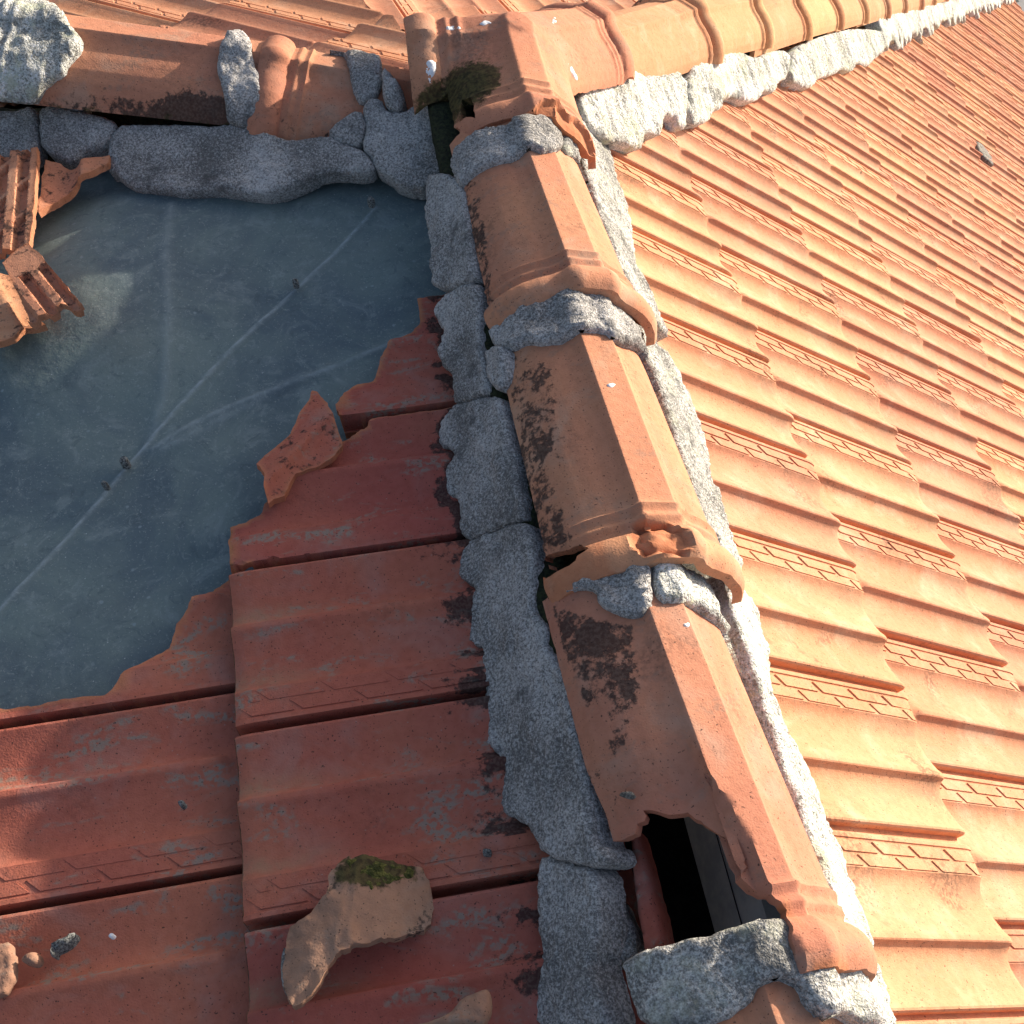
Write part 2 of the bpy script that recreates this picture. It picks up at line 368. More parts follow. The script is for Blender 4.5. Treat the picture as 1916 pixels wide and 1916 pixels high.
def tile_mesh(name, mat, f=tz, vs=VP[:, 0]):
    xs = [0, .02, HEAD, HEAD + .012, HEAD + .018, HEAD + .024, HEAD + .03, HEAD + .036, .12, .2, .28, .36, TLEN - .022, TLEN - .016, TLEN - .011, TLEN - .006, TLEN - .002, TLEN]
    nx, nv = len(xs), len(vs); V = []; F = []
    A, B = np.meshgrid(XA(xs), vs, indexing='ij'); Z = f(A.ravel(), B.ravel())
    V = [(x, -v * TW, z) for x, v, z in zip(A.ravel(), B.ravel(), Z)] + [(x, -v * TW, z - TH) for x, v, z in zip(A.ravel(), B.ravel(), Z)]
    n = nx * nv; I = lambda i, j: i * nv + j
    for i in range(nx - 1):
        for j in range(nv - 1):
            q = (I(i, j), I(i, j + 1), I(i + 1, j + 1), I(i + 1, j)); F += [q, tuple(n + k for k in reversed(q))]
    for i in range(nx - 1):
        for j in (0, nv - 1): F.append((I(i, j), I(i + 1, j), n + I(i + 1, j), n + I(i, j)))
    for j in range(nv - 1):
        for i in (0, nx - 1): F.append((I(i, j), I(i, j + 1), n + I(i, j + 1), n + I(i, j)))
    s = TL / 5
    for r, (a, b) in enumerate(((.095, .158), (.175, .236))):
        for k in range(-1, 6):
            x0, x1 = HEAD + (k + .5 * r) * s + .0065, HEAD + (k + 1 + .5 * r) * s - .0035
            x0, x1 = max(x0, HEAD * .4), min(x1, TLEN - .02)
            if x1 - x0 < .012: continue
            o = len(V)
            for hz in (-.001, .0024 if f is tz else .0012):
                i_ = .0008 if hz > 0 else 0
                for (x, v) in ((x0 + i_, a), (x1 - i_, a), (x1 + .016 - i_, b), (x0 + .016 + i_, b)):
                    V.append((x, -v * TW, float(f(XA([x]), XA([.15]))[0]) + hz))
            F += [(o + 4, o + 5, o + 6, o + 7)] + [(o + i, o + (i + 1) % 4, o + 4 + (i + 1) % 4, o + 4 + i) for i in range(4)]
    Q = XA(V); vv = -Q[:, 1] / TW
    dust = sstep(Q[:, 0], TLEN - .12, TLEN - .03) * np.maximum(np.exp(-((vv - .31) / .06) ** 2), np.exp(-((vv - .715) / .06) ** 2))
    return mesh_obj(name, V, F, mat, None, dict(dust=dust), ang=28)
def frame(o, x, z):
    x = nrm(x); z = nrm(z); y = np.cross(z, x); mt = Matrix.Identity(4)
    for r in range(3): mt[r][0], mt[r][1], mt[r][2], mt[r][3] = x[r], y[r], z[r], o[r]
    return mt
ORD = 'zeroth first second third fourth fifth sixth seventh eighth ninth tenth eleventh twelfth thirteenth fourteenth fifteenth sixteenth seventeenth eighteenth nineteenth twentieth'.split()
TENS = 'x x twenty thirty forty fifty sixty seventy eighty ninety'.split()
def ordn(n):
    if n <= 20: return ORD[n]
    return TENS[n // 10] + '-' + ORD[n % 10] if n % 10 else TENS[n // 10][:-1] + 'ieth'
def jit(mt, a=.0022, r=.0065):
    return mt @ Matrix.Translation((random.uniform(-2 * a, 2 * a), random.uniform(-a, a), random.uniform(-a, a) * .6)) @ Matrix.Rotation(random.uniform(-r, r), 4, 'Z') @ Matrix.Rotation(random.uniform(-r, r) * .7, 4, 'Y')
def in_view(P, pad=12):
    d = (P - CAM) @ ROT[2]
    if d.min() < .15: return False
    U = project(P); return not (U[:, 0].max() < -pad or U[:, 0].min() > 1916 + pad or U[:, 1].max() < -pad or U[:, 1].min() > 1916 + pad)
def bisect(o, co, no):
    inv = o.matrix_world.inverted(); me = o.data.copy(); o.data = me; bm = bmesh.new(); bm.from_mesh(me)
    n = (o.matrix_world.to_3x3().transposed() @ Vector(no)).normalized()
    bmesh.ops.bisect_plane(bm, geom=bm.verts[:] + bm.edges[:] + bm.faces[:], plane_co=inv @ Vector(co), plane_no=n, clear_outer=True)
    bm.to_mesh(me); bm.free(); return len(me.vertices)

proto = tile_mesh('clay_tile', M['tile_sun'])
HN = nrm(np.cross(RD, [0, 0, 1]))           # points to the near side of the right hip
def place_tile(mt, mat, group, label, cuts=()):
    global proto
    o = proto.copy(); COL.objects.link(o)
    if mat is not M['tile_sun']:
        o.data = o.data.copy() if mat.name not in OLD else OLD[mat.name]
        if mat.name not in OLD: OLD[mat.name] = o.data; o.data.materials[0] = mat
    o.matrix_world = mt
    for co, no in cuts:
        if bisect(o, co, no) == 0: bpy.data.objects.remove(o); return None
    return tag(o, label, 'roof tile', group, 'thing')
OLD = {}
EAVE_T = 7.15
corners = [(0, .016), (0, -TW), (TLEN, .016), (TLEN, -TW), (TLEN * .5, -TW * .5)]
for c in range(0, 19):
    n = 0
    for i in range(-4, 44):
        Y = (i + (.5 if c % 2 == 0 else 0)) * TW; s0 = X0 + (c - 1) * TL - HEAD
        if s0 + TLEN > EAVE_T / cp + .2: continue
        mt = frame((s0 * cp, Y, -s0 * sp), (cp, 0, -sp), (sp, 0, cp))
        P = XA([tuple(mt @ Vector((a, b, 0))) for a, b in corners]); rel = (P - J0) @ HN       # >0 : on the near side of the hip
        if rel.max() < .07 or not in_view(P): continue
        if n == 0 and False: pass
        n += 1
        cuts = [(tuple(J0 + HN * .06), tuple(-HN))] if rel.min() < .06 else []
        lab = 'sunlit orange clay tile, %s course right of the ridge, %s in view from the bottom' % (ordn(c + 1), ordn(n))
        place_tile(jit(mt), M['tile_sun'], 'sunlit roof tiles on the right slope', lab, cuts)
# slopes behind the junction: one behind the left hip, one behind the right hip, meeting in a valley
LN = nrm(np.cross(LD, [0, 0, 1])); LN = LN if LN[1] < 0 else -LN     # near side of the left hip
VN = nrm((1, .171, 0)); n = 0
for ga, gb, lab_ in ((.292, -.30, 'low-lit orange roof tile behind the left hip caps, %s counted leftward'), (.0, -.35, 'orange roof tile behind the three-way cap, %s in sight')):
    EN = nrm((-ga, -gb, 1)); ED = nrm(XA([0, 0, -1.]) + EN * EN[2]); EA = np.cross(EN, ED); n = 0; first = ga > 0; LST = []
    for c in range(0, 5):
        for i in range(-14, 15):
            o = J0 + ED * (.05 + (c - 1) * TL) + EA * ((i + .5 * (c % 2)) * TW + .05) - EN * .01
            mt = frame(o, ED, EN); P = XA([tuple(mt @ Vector((a, b, 0))) for a, b in corners])
            rl, rr, rv = (P - J0) @ LN, (P - J0) @ HN, (P - J0) @ VN * (1 if first else -1)
            other = rl if first else rr
            if other.min() > -.03 or rv.min() > 0 or not in_view(P, 25): continue
            U = project(P)
            if U[:, 1].max() < -60 or (not first and U[:, 1].min() > 40) or U[:, 0].min() > 1250: continue
            cuts = []
            if other.max() > -.03: cuts.append((tuple(J0 - (LN if first else HN) * .03), tuple(LN if first else HN)))
            if rv.max() > 0: cuts.append((tuple(J0), tuple(VN * (1 if first else -1))))
            LST.append((-U[:, 0].mean(), mt, cuts))
    for _, mt, cuts in sorted(LST, key=lambda q: q[0]):
        if place_tile(jit(mt), M['tile_sun'], 'roof tiles behind the left hip' if first else 'roof tiles behind the right hip', lab_ % ordn(n + 1), cuts): n += 1
# ------------------------------------------------------------------ left slope: tiles, broken tiles, membrane
LP = Plane((0, 0, 0), (-cp, 0, -sp), (0, -1, 0))     # a = distance down the slope, b = -Y
def left_frame(k, lower, sink): # lower end at slope distance `lower`, joint line k
    s0 = lower - TLEN; return frame((-s0 * cp + sink * sp, k, -s0 * sp - sink * cp), (-cp, 0, -sp), (-sp, 0, cp))
MLO = [  # photo outlines of the mortar along the left side of the ridge, top to bottom
 [(800,330),(806,380),(800,420),(812,450),(812,500),(818,545),(856,537),(896,528),(893,500),(880,420),(865,340),(840,330)],
 [(852,541),(835,560),(819,588),(824,606),(834,618),(836,632),(826,662),(834,690),(852,699),(855,720),(854,757),(880,752),(921,738),(918,710),(911,673),(905,637),(900,606),(902,560),(897,530)],
 [(856,759),(850,769),(834,786),(825,816),(828,834),(852,845),(858,852),(848,874),(834,892),(832,911),(841,925),(863,936),(868,947),(867,965),(872,987),(874,1008),(888,1011),(943,985),(984,974),(985,965),(984,951),(973,910),(967,863),(960,826),(951,797),(942,753),(925,741)],
 [(887,1014),(881,1018),(865,1035),(863,1064),(870,1086),(896,1100),(892,1119),(887,1152),(878,1192),(885,1206),(910,1210),(912,1228),(910,1258),(914,1280),(918,1304),(910,1322),(910,1355),(918,1391),(940,1410),(943,1424),(934,1439),(936,1472),(947,1516),(969,1534),(996,1541),(1005,1567),(1022,1594),(1068,1614),(1100,1619),(1126,1621),(1146,1610),(1141,1596),(1122,1589),(1119,1563),(1108,1497),(1093,1421),(1079,1344),(1071,1311),(1057,1252),(1053,1250),(1031,1217),(1024,1174),(1005,1148),(1002,1111),(1005,1057),(1002,1020),(987,978),(943,990)],
 [(1022,1600),(1016,1620),(1016,1654),(1013,1702),(1024,1786),(1020,1826),(1007,1852),(1013,1930),(1139,1935),(1137,1885),(1122,1844),(1112,1800),(1122,1786),(1128,1727),(1122,1673),(1117,1628),(1068,1620)]]
_ml = np.concatenate([XA(m_)[XA(m_)[:, 0] < np.median(XA(m_)[:, 0]) + 25] for m_ in MLO]); _mlp = LP.px(_ml)
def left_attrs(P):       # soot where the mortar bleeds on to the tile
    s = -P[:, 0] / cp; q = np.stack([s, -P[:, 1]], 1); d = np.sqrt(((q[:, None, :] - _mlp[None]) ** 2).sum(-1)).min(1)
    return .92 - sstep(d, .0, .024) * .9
VOLD = XA(sorted(set(VP[:, 0]) - {.028, .042, .05, .056} | {-.03, -.01, 0., .046, .054, .06}))
def tile_points(x0=0, x1=TLEN, dx=.02, pads=False):
    vs = VOLD; return XA([(x, v) for x in np.arange(x0, x1 + dx * .5, dx) for v in vs])
class TileSurf:
    """slab in a tile's own (x, v) coordinates, placed by a matrix"""
    def __init__(s, mt): s.m = np.array(mt); s.inv = np.linalg.inv(s.m)
    def pos(s, a, b, h):
        q = np.stack([a, -np.asarray(b) * TW, np.broadcast_to(h, np.shape(a)), np.ones_like(a)], -1); return (q @ s.m.T)[..., :3]
    def px(s, pts, h=0.):
        out = []; o = (s.m @ XA([0, 0, h, 1]))[:3]; n = s.m[:3, 2]
        for u, v in pts:
            d = ray(u, v); t = ((o - CAM) @ n) / (d @ n); q = s.inv @ np.append(CAM + t * d, 1); out.append((q[0], -q[1] / TW))
        return XA(out)
def tile_piece(name, mat, mt, loop_px=None, loop=None, clip=True, rough=.003, fresh=0., attr=None, dx=.008):
    S = TileSurf(mt); lp = XA(loop) if loop is not None else S.px(loop_px)
    if clip: lp = np.clip(lp, [0, 0.03], [TLEN, 1.0])
    lp = lp * [1, TW]; lp = resample(lp, .005, rough)
    class S2:
        def pos(q, a, b, h): return S.pos(a, b / TW, h)
    g = tile_points(dx=dx); g = np.concatenate([g, ]) * [1, TW]
    keep = np.ones(len(g), bool)
    o = shell(name, mat, lp, S2(), lambda a, b, d: tz_old(a, np.clip(b / TW, -.07, 1)), lambda a, b, d: tz_old(a, np.clip(b / TW, -.07, 1)) - TH, .005, 0, (),
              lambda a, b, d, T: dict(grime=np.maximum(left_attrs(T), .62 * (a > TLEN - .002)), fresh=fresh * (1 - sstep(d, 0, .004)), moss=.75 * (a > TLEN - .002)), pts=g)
    return o
RECT = [(0, -.06), (TLEN, -.06), (TLEN, 1), (0, 1)]
def lt(k, lower): return left_frame(YL + k * TW, lower, .012 if lower < .6 else .022)
UP, LO = XL, XL + TL
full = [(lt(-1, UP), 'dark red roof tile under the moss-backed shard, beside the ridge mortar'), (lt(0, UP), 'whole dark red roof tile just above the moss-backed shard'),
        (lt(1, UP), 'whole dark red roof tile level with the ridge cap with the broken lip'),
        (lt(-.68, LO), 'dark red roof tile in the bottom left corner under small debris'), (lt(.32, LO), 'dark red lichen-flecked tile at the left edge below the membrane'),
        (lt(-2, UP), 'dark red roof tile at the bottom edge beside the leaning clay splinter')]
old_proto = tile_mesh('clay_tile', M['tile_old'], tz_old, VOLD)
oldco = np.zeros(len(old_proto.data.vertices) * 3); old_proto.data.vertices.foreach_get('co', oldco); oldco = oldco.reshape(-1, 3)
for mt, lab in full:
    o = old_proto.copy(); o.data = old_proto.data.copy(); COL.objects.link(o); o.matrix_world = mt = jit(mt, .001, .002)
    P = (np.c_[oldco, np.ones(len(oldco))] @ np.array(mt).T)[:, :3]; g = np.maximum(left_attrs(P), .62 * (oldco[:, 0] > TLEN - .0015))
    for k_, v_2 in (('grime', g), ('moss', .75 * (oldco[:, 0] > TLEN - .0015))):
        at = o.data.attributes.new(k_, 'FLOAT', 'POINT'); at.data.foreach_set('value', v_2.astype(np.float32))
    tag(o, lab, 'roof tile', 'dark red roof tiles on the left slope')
bpy.data.objects.remove(old_proto)
bk = [(lt(2, UP), [(431,991),(463,983),(488,968),(504,947),(511,925),(530,918),(544,892),(552,878),(598,865),(629,842),(636,830),(663,819),(684,807),(696,792),(704,784),(853,758),(1010,735),(1040,1000),(880,1035),(650,1060),(428,1075)],
       'broken dark red roof tile with a curved fracture along the blue membrane'),
      (lt(3, UP), [(629,765),(648,738),(663,721),(696,711),(709,682),(738,632),(771,613),(782,600),(785,584),(782,563),(794,546),(838,535),(960,520),(1000,780),(850,800),(642,800)],
       'small broken dark red tile remnant tucked beside the ridge mortar'),
      (lt(1.32, LO), [(-40,1345),(90,1322),(205,1300),(215,1284),(248,1247),(311,1210),(330,1165),(362,1122),(420,1082),(430,1072),(520,1060),(520,1300),(440,1310),(200,1360),(-40,1400)],
       'broken dark red tile with a stepped edge at the membrane lower corner')]
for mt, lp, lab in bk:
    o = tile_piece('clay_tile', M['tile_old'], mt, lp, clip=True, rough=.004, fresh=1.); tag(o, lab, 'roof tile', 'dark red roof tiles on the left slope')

# membrane
CREASES = [([(700,368),(640,440),(555,525),(430,652),(300,790),(232,862),(195,905),(100,1010),(0,1112),(-60,1175)], .0045, .0036, 1.),
           ([(760,610),(640,665),(520,712),(430,748),(350,788),(280,830)], .007, .003, .55), ([(322,385),(318,480),(322,600),(308,730),(270,830)], .012, .0025, .3),
           ([(560,690),(470,740),(380,790),(300,830)], .012, .003, .3), ([(560,960),(330,1040),(180,1120),(0,1230)], .02, -.004, .0)]
def crease_field(q):
    h = np.zeros(len(q)); c = np.zeros(len(q))
    for pts, wd, ht, col in CREASES:
        l = LP.px(pts, -.03); d = np.full(len(q), 1e9)
        for i in range(len(l) - 1):
            a, e_ = l[i], l[i + 1] - l[i]; t = np.clip(((q - a) @ e_) / (e_ @ e_), 0, 1); d = np.minimum(d, np.hypot(*(q - a - np.outer(t, e_)).T))
        h += ht * np.exp(-(d / wd) ** 2); c = np.maximum(c, col * np.exp(-(d / (wd * .55)) ** 2))
    return h, c
gx, gy = np.arange(.07, 1.6, .0055), np.arange(-1.5, .9, .0055)
A, B = np.meshgrid(gx, gy, indexing='ij'); q = np.stack([A.ravel(), B.ravel()], 1); hh, cc = crease_field(q)
wv = XA([noise.fractal((a * 4.5 + b * 2, b * 5 - a * 1.5, 3.), .9, 2., 3) for a, b in q]) * .0055
bc = LP.px([(170, 520)])[0]; bul = .058 * np.exp(-(((q[:, 0] - bc[0]) / .22) ** 2 + ((q[:, 1] - bc[1]) / .25) ** 2)); P = LP.pos(q[:, 0], q[:, 1], -.052 + hh + wv + bul); n2 = len(gy)
F = [(i * n2 + j, i * n2 + j + 1, (i + 1) * n2 + j + 1, (i + 1) * n2 + j) for i in range(len(gx) - 1) for j in range(n2 - 1)]
o = mesh_obj('roofing_membrane', P, F, M['membrane'], None, dict(crease=cc))
tag(o, 'creased blue-grey waterproof membrane exposed where left slope tiles are missing', 'membrane')

def dome(T, r, seed, amp=.3, big=.4):
    def f(a, b, d):
        e_ = np.clip(d / (r * .5), 0, 1); prof_ = np.sqrt(1 - (1 - e_) ** 2)
        P_ = np.stack([a, b, 0 * a + seed], 1)
        return -.003 + T * (.5 + .5 * prof_) * (1 + big * fbm(P_, 22, 3, seed)) + .0046 * amp * fbm(P_, 95, 5, seed) * (.35 + .65 * prof_) / .3 * .5
    return f
seedc = [0]
def offset_loop(lp, g):
    n = len(lp); A2 = 0
    for i in range(n): A2 += lp[i - 1][0] * lp[i][1] - lp[i][0] * lp[i - 1][1]
    sg = 1 if A2 > 0 else -1; t = np.roll(lp, -1, 0) - np.roll(lp, 1, 0); t /= np.linalg.norm(t, axis=1)[:, None] + 1e-12
    return lp + sg * g * np.stack([t[:, 1], -t[:, 0]], 1)
def slab(name, mat, surf, loop, T=.012, r=.014, base=-.03, step=.0055, rough=.0022, label=None, cat='mortar', group=None, moss=0., smooth=1, amp=.3, big=.4, mossf=None, h0=0., grow=0., parent=None, streak=0.):
    seedc[0] += 1.7
    if isinstance(surf, Cap) and not h0: h0 = .005 if surf.lip else .002
    lp = smooth_loop(XA(loop), smooth) if smooth else XA(loop); lp = offset_loop(lp, grow) if grow else lp; tp0 = dome(T, r, seedc[0], amp, big); tp = lambda a, b, d: tp0(a, b, d) + h0 + (streak * XA([noise.noise((x_ * 75, y_ * 7, 4.)) for x_, y_ in zip(a, b)]) if streak else 0)
    o = shell(name, mat, lp, surf, tp, lambda a, b, d: np.full_like(a, base), step, rough, (), lambda a, b, d, T_: dict(moss=(moss * (1 - sstep(d, 0, .02)) if mossf is None else mossf(a, b, d, T_))), ang=75)
    if parent: o.parent = parent; o.location = -parent.location; return o
    return tag(o, label, cat, group)
# ------------------------------------------------------------------ ridge caps
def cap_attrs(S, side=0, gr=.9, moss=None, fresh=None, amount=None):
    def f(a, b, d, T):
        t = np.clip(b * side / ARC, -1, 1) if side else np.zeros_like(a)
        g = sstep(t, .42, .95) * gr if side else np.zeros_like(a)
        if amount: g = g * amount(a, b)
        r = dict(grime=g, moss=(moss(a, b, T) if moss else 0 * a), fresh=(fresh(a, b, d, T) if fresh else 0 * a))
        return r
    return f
CT = .013
def split_parts(o, name, base):
    """turn one shell into an Empty at the tile's lip that parents a body and each rolled lip piece"""
    me = o.data; at = me.attributes['part']; v = np.zeros(len(me.vertices), np.float32); at.data.foreach_get('value', v)
    root = bpy.data.objects.new(o.name, None); COL.objects.link(root); root.location = base; nm = o.name
    fl = [round(float(np.median(v[list(p.vertices)]))) for p in me.polygons]
    par = list(range(len(me.vertices)))
    def find(i):
        while par[i] != i: par[i] = par[par[i]]; i = par[i]
        return i
    for p, k in zip(me.polygons, fl):
        if k:
            r0 = find(p.vertices[0])
            for w_ in p.vertices[1:]: par[find(w_)] = r0
    comp = {}
    for i, (p, k) in enumerate(zip(me.polygons, fl)):
        comp.setdefault((k, find(p.vertices[0]) if k else 0), set()).add(i)
    for (k, _), ids in comp.items():
        if k and len(ids) < 60: continue
        m2 = me.copy(); m2.name = name if k else 'body'; bm = bmesh.new(); bm.from_mesh(m2); bm.faces.ensure_lookup_table()
        bmesh.ops.delete(bm, geom=[f for i, f in enumerate(bm.faces[:]) if i not in ids], context='FACES'); bm.to_mesh(m2); bm.free()
        c = bpy.data.objects.new(name if k else 'body', m2); COL.objects.link(c); c.parent = root; c.location = -Vector(base)
    bpy.data.objects.remove(o); root.name = nm
    return root
def cap_obj(name, S, mat, step=.008, loop=None, holes=(), rough=.0, top=None, attrs=None, parent=None):
    lp = XA(loop) if loop is not None else XA([(0, -ARC), (S.L, -ARC), (S.L, ARC), (0, ARC)])
    bs = np.concatenate([-_s[:0:-1], _s]); bs = np.unique(np.concatenate([bs, np.linspace(-ARC, ARC, 40)]))
    aa = np.unique(np.concatenate([np.linspace(0, .1, 26), np.arange(.1, S.L, step * 1.6)]))
    g = XA([(a, b) for a in aa for b in bs])
    tp = top or (lambda a, b, d: 0 * a)
    at2 = lambda a, b, d, T: {**(attrs(a, b, d, T) if attrs else {}), 'part': 1. * (a < .0525)}
    return split_parts(shell(name, mat, lp, S, tp, lambda a, b, d: tp(a, b, d) - CT, step, rough, holes, at2, pts=g, parent=parent, ang=42), 'rolled_lip', tuple(S.p0 - S.up * .085))
def near_px(S, pts, r, h=0.):
    q = S.px(pts, h)
    return lambda a, b: np.exp(-(bdist(np.stack([a, b], 1), q) / r) ** 2) if len(q) > 2 else np.exp(-(((a - q[0, 0]) ** 2 + (b - q[0, 1]) ** 2) / r ** 2))
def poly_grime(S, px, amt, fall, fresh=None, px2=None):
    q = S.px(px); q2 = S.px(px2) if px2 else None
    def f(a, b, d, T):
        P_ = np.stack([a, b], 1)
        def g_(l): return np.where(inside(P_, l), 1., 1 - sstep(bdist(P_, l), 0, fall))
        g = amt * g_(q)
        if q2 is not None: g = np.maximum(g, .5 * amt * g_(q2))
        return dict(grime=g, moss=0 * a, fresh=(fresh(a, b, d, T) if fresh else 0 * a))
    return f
# main ridge: A (far) to D (near); axis points are on the crest
capA = Cap((.006, .79, .142), (-.008, 1.22, .128))
capB = Cap((.004, .345, .142), (-.008, .80, .126))
capC = Cap((.004, -.115, .142), (-.022, .36, .122), 1.02)
capD = Cap((.01, -.60, .145), (-.014, -.10, .126))
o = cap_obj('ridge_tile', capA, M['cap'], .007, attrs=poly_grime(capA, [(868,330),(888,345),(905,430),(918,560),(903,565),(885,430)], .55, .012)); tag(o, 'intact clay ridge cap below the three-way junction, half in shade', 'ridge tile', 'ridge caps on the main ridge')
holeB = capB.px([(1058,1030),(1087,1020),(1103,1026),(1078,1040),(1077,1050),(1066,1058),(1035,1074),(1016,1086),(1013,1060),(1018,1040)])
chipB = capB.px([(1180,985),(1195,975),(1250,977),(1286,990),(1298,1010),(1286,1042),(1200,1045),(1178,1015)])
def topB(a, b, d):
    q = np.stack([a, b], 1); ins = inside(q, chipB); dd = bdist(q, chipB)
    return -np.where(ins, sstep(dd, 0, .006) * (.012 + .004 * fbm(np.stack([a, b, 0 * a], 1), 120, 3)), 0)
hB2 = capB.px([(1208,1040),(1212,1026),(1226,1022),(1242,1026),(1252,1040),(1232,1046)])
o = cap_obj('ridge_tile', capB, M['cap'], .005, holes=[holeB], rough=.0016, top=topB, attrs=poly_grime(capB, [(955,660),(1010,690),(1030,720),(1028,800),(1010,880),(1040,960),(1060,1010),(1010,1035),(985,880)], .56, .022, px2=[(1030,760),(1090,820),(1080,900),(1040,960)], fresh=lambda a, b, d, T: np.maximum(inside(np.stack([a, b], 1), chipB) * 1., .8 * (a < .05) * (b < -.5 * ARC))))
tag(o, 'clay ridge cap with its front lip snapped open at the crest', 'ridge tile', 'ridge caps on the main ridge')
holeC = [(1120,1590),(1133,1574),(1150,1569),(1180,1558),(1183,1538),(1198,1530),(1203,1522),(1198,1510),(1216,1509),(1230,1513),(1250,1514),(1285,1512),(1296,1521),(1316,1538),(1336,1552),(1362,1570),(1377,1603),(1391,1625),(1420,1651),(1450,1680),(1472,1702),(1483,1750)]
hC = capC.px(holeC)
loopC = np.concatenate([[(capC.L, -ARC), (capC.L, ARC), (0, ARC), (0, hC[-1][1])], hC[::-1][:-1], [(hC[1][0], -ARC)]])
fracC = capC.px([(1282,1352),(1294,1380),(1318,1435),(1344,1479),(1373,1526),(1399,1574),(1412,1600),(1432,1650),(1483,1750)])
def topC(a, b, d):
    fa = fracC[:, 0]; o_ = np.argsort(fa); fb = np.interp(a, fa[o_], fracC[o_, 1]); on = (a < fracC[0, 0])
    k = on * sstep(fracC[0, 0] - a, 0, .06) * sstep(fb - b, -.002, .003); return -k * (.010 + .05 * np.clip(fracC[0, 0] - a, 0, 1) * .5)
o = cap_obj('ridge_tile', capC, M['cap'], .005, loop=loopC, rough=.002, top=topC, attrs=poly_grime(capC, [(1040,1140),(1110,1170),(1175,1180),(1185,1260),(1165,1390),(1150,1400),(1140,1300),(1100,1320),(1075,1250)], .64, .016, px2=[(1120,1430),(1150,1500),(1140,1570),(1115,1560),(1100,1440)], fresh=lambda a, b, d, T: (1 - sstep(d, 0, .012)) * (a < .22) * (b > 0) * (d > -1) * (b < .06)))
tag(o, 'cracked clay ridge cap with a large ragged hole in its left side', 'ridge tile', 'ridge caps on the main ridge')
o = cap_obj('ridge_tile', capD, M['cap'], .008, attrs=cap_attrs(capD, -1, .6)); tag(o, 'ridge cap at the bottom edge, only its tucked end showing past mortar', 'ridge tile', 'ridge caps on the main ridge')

# three-way junction cap
ARM = [(nrm((-.02, -1, 0)), .265, 0., .985), (nrm((-1, .06, 0)), .160, -.32, 1.05), (nrm((1, 1.05, 0)), .365, -.255, 1.02)]
JC = XA([JX + .004, YJ])
def pz(r): return np.interp(np.abs(r), PROF[:, 0], PROF[:, 1])
def arm_h(x, y):
    H = []
    for d, L, sl, sc in ARM:
        px_, py_ = x - JC[0], y - JC[1]; al = px_ * d[0] + py_ * d[1]; la = np.abs(px_ * d[1] - py_ * d[0]); r = np.where(al > 0, la, np.hypot(px_, py_))
        z = np.interp(r / sc, PROF[:, 0], PROF[:, 1], right=-.05) - .085; z = np.where(r / sc > .12, -.089 - (r / sc - .12) * 2.2, z)
        ale = al + sl * pz(la / sc)
        lip = np.clip((ale - (L - .052)) / .052, 0, 1); roll = .015 * np.sin(np.pi * lip * .92) ** .6 * (ale > L - .052) * (la < .15)
        rib = .0042 * (np.exp(-((ale - L + .068) / .005) ** 2) + np.exp(-((ale - L + .088) / .005) ** 2)) * (la < .14)
        H.append(.142 + z * sc + sl * np.clip(al, 0, 1) + roll + rib - np.where(ale > L + .004, .3, 0) - np.where(al < -.06, .3, 0))
    H = XA(H); k = 220.; m_ = H.max(0); return m_ + np.log(np.exp((H - m_) * k).sum(0)) / k
JF = Field(arm_h, (-.4, .5), (1.1, 2.0))
def arm_pts(i, wd):
    d, L, sl, sc = ARM[i]; n_ = XA([-d[1], d[0]]); c = JC + d[:2] * L; return c + n_ * wd, c - n_ * wd    # left of travel, right of travel
aN, aL, aR = arm_pts(0, .118), arm_pts(1, .126), arm_pts(2, .12)
def meet(i, si, j, sj, wd=.118):
    di, dj = ARM[i][0][:2], ARM[j][0][:2]; ni, nj = XA([-di[1], di[0]]) * si * wd, XA([-dj[1], dj[0]]) * sj * wd
    t = np.linalg.solve(np.stack([di, -dj], 1), (JC + nj) - (JC + ni)); return JC + ni + di * t[0]
def arm_end(i, wd):
    d, L, sl, sc = ARM[i]; n_ = XA([-d[1], d[0]]); return [JC + d[:2] * (L - sl * pz(b_ / sc)) + n_ * b_ for b_ in np.linspace(wd, -wd, 25)]
jl = XA([aN[1], meet(0, -1, 1, 1)] + arm_end(1, .126) + [meet(1, -1, 2, 1)] + arm_end(2, .12) + [meet(2, -1, 0, 1), aN[0]])
hJ = JF.px([(862,196),(866,186),(884,184),(886,200),(888,222),(860,226)])
mJ = JF.px([(860,170)])[0]
chipJ = XA([(JC[0] - .035, 1.188), (JC[0] - .01, 1.215), (JC[0] + .025, 1.226), (JC[0] + .045, 1.216), (JC[0] + .06, 1.228), (JC[0] + .09, 1.215), (JC[0] + .105, 1.2), (JC[0] + .105, 1.188)])
def topJ(a, b, d):
    q = np.stack([a, b], 1); ins = inside(q, chipJ); dd = bdist(q, chipJ); return -np.where(ins, sstep(dd, 0, .006) * .011, 0)
def lip_id(x, y):
    r_ = np.zeros(len(x))
    for i, (d, L, sl, sc) in enumerate(ARM):
        px_, py_ = x - JC[0], y - JC[1]; al = px_ * d[0] + py_ * d[1]; la = np.abs(px_ * d[1] - py_ * d[0])
        r_ = np.where((al + sl * pz(la / sc) > L - .0525) & (la < .14), i + 1., r_)
    return r_
o = shell('junction_tile', M['cap'], jl, JF, topJ, lambda a, b, d: topJ(a, b, d) - .013, .0042, .001, [hJ],
          lambda a, b, d, T: dict(grime=1.0 * np.exp(-(((a - mJ[0]) ** 2 + (b - mJ[1]) ** 2) / .05 ** 2) ** 2) * .75, moss=.95 * np.exp(-(((a - mJ[0] + .0) ** 2 + (b - mJ[1] + .0) ** 2) / .07 ** 2) ** 2),
                               fresh=inside(np.stack([a, b], 1), chipJ) * 1., part=lip_id(a, b)), ang=40)
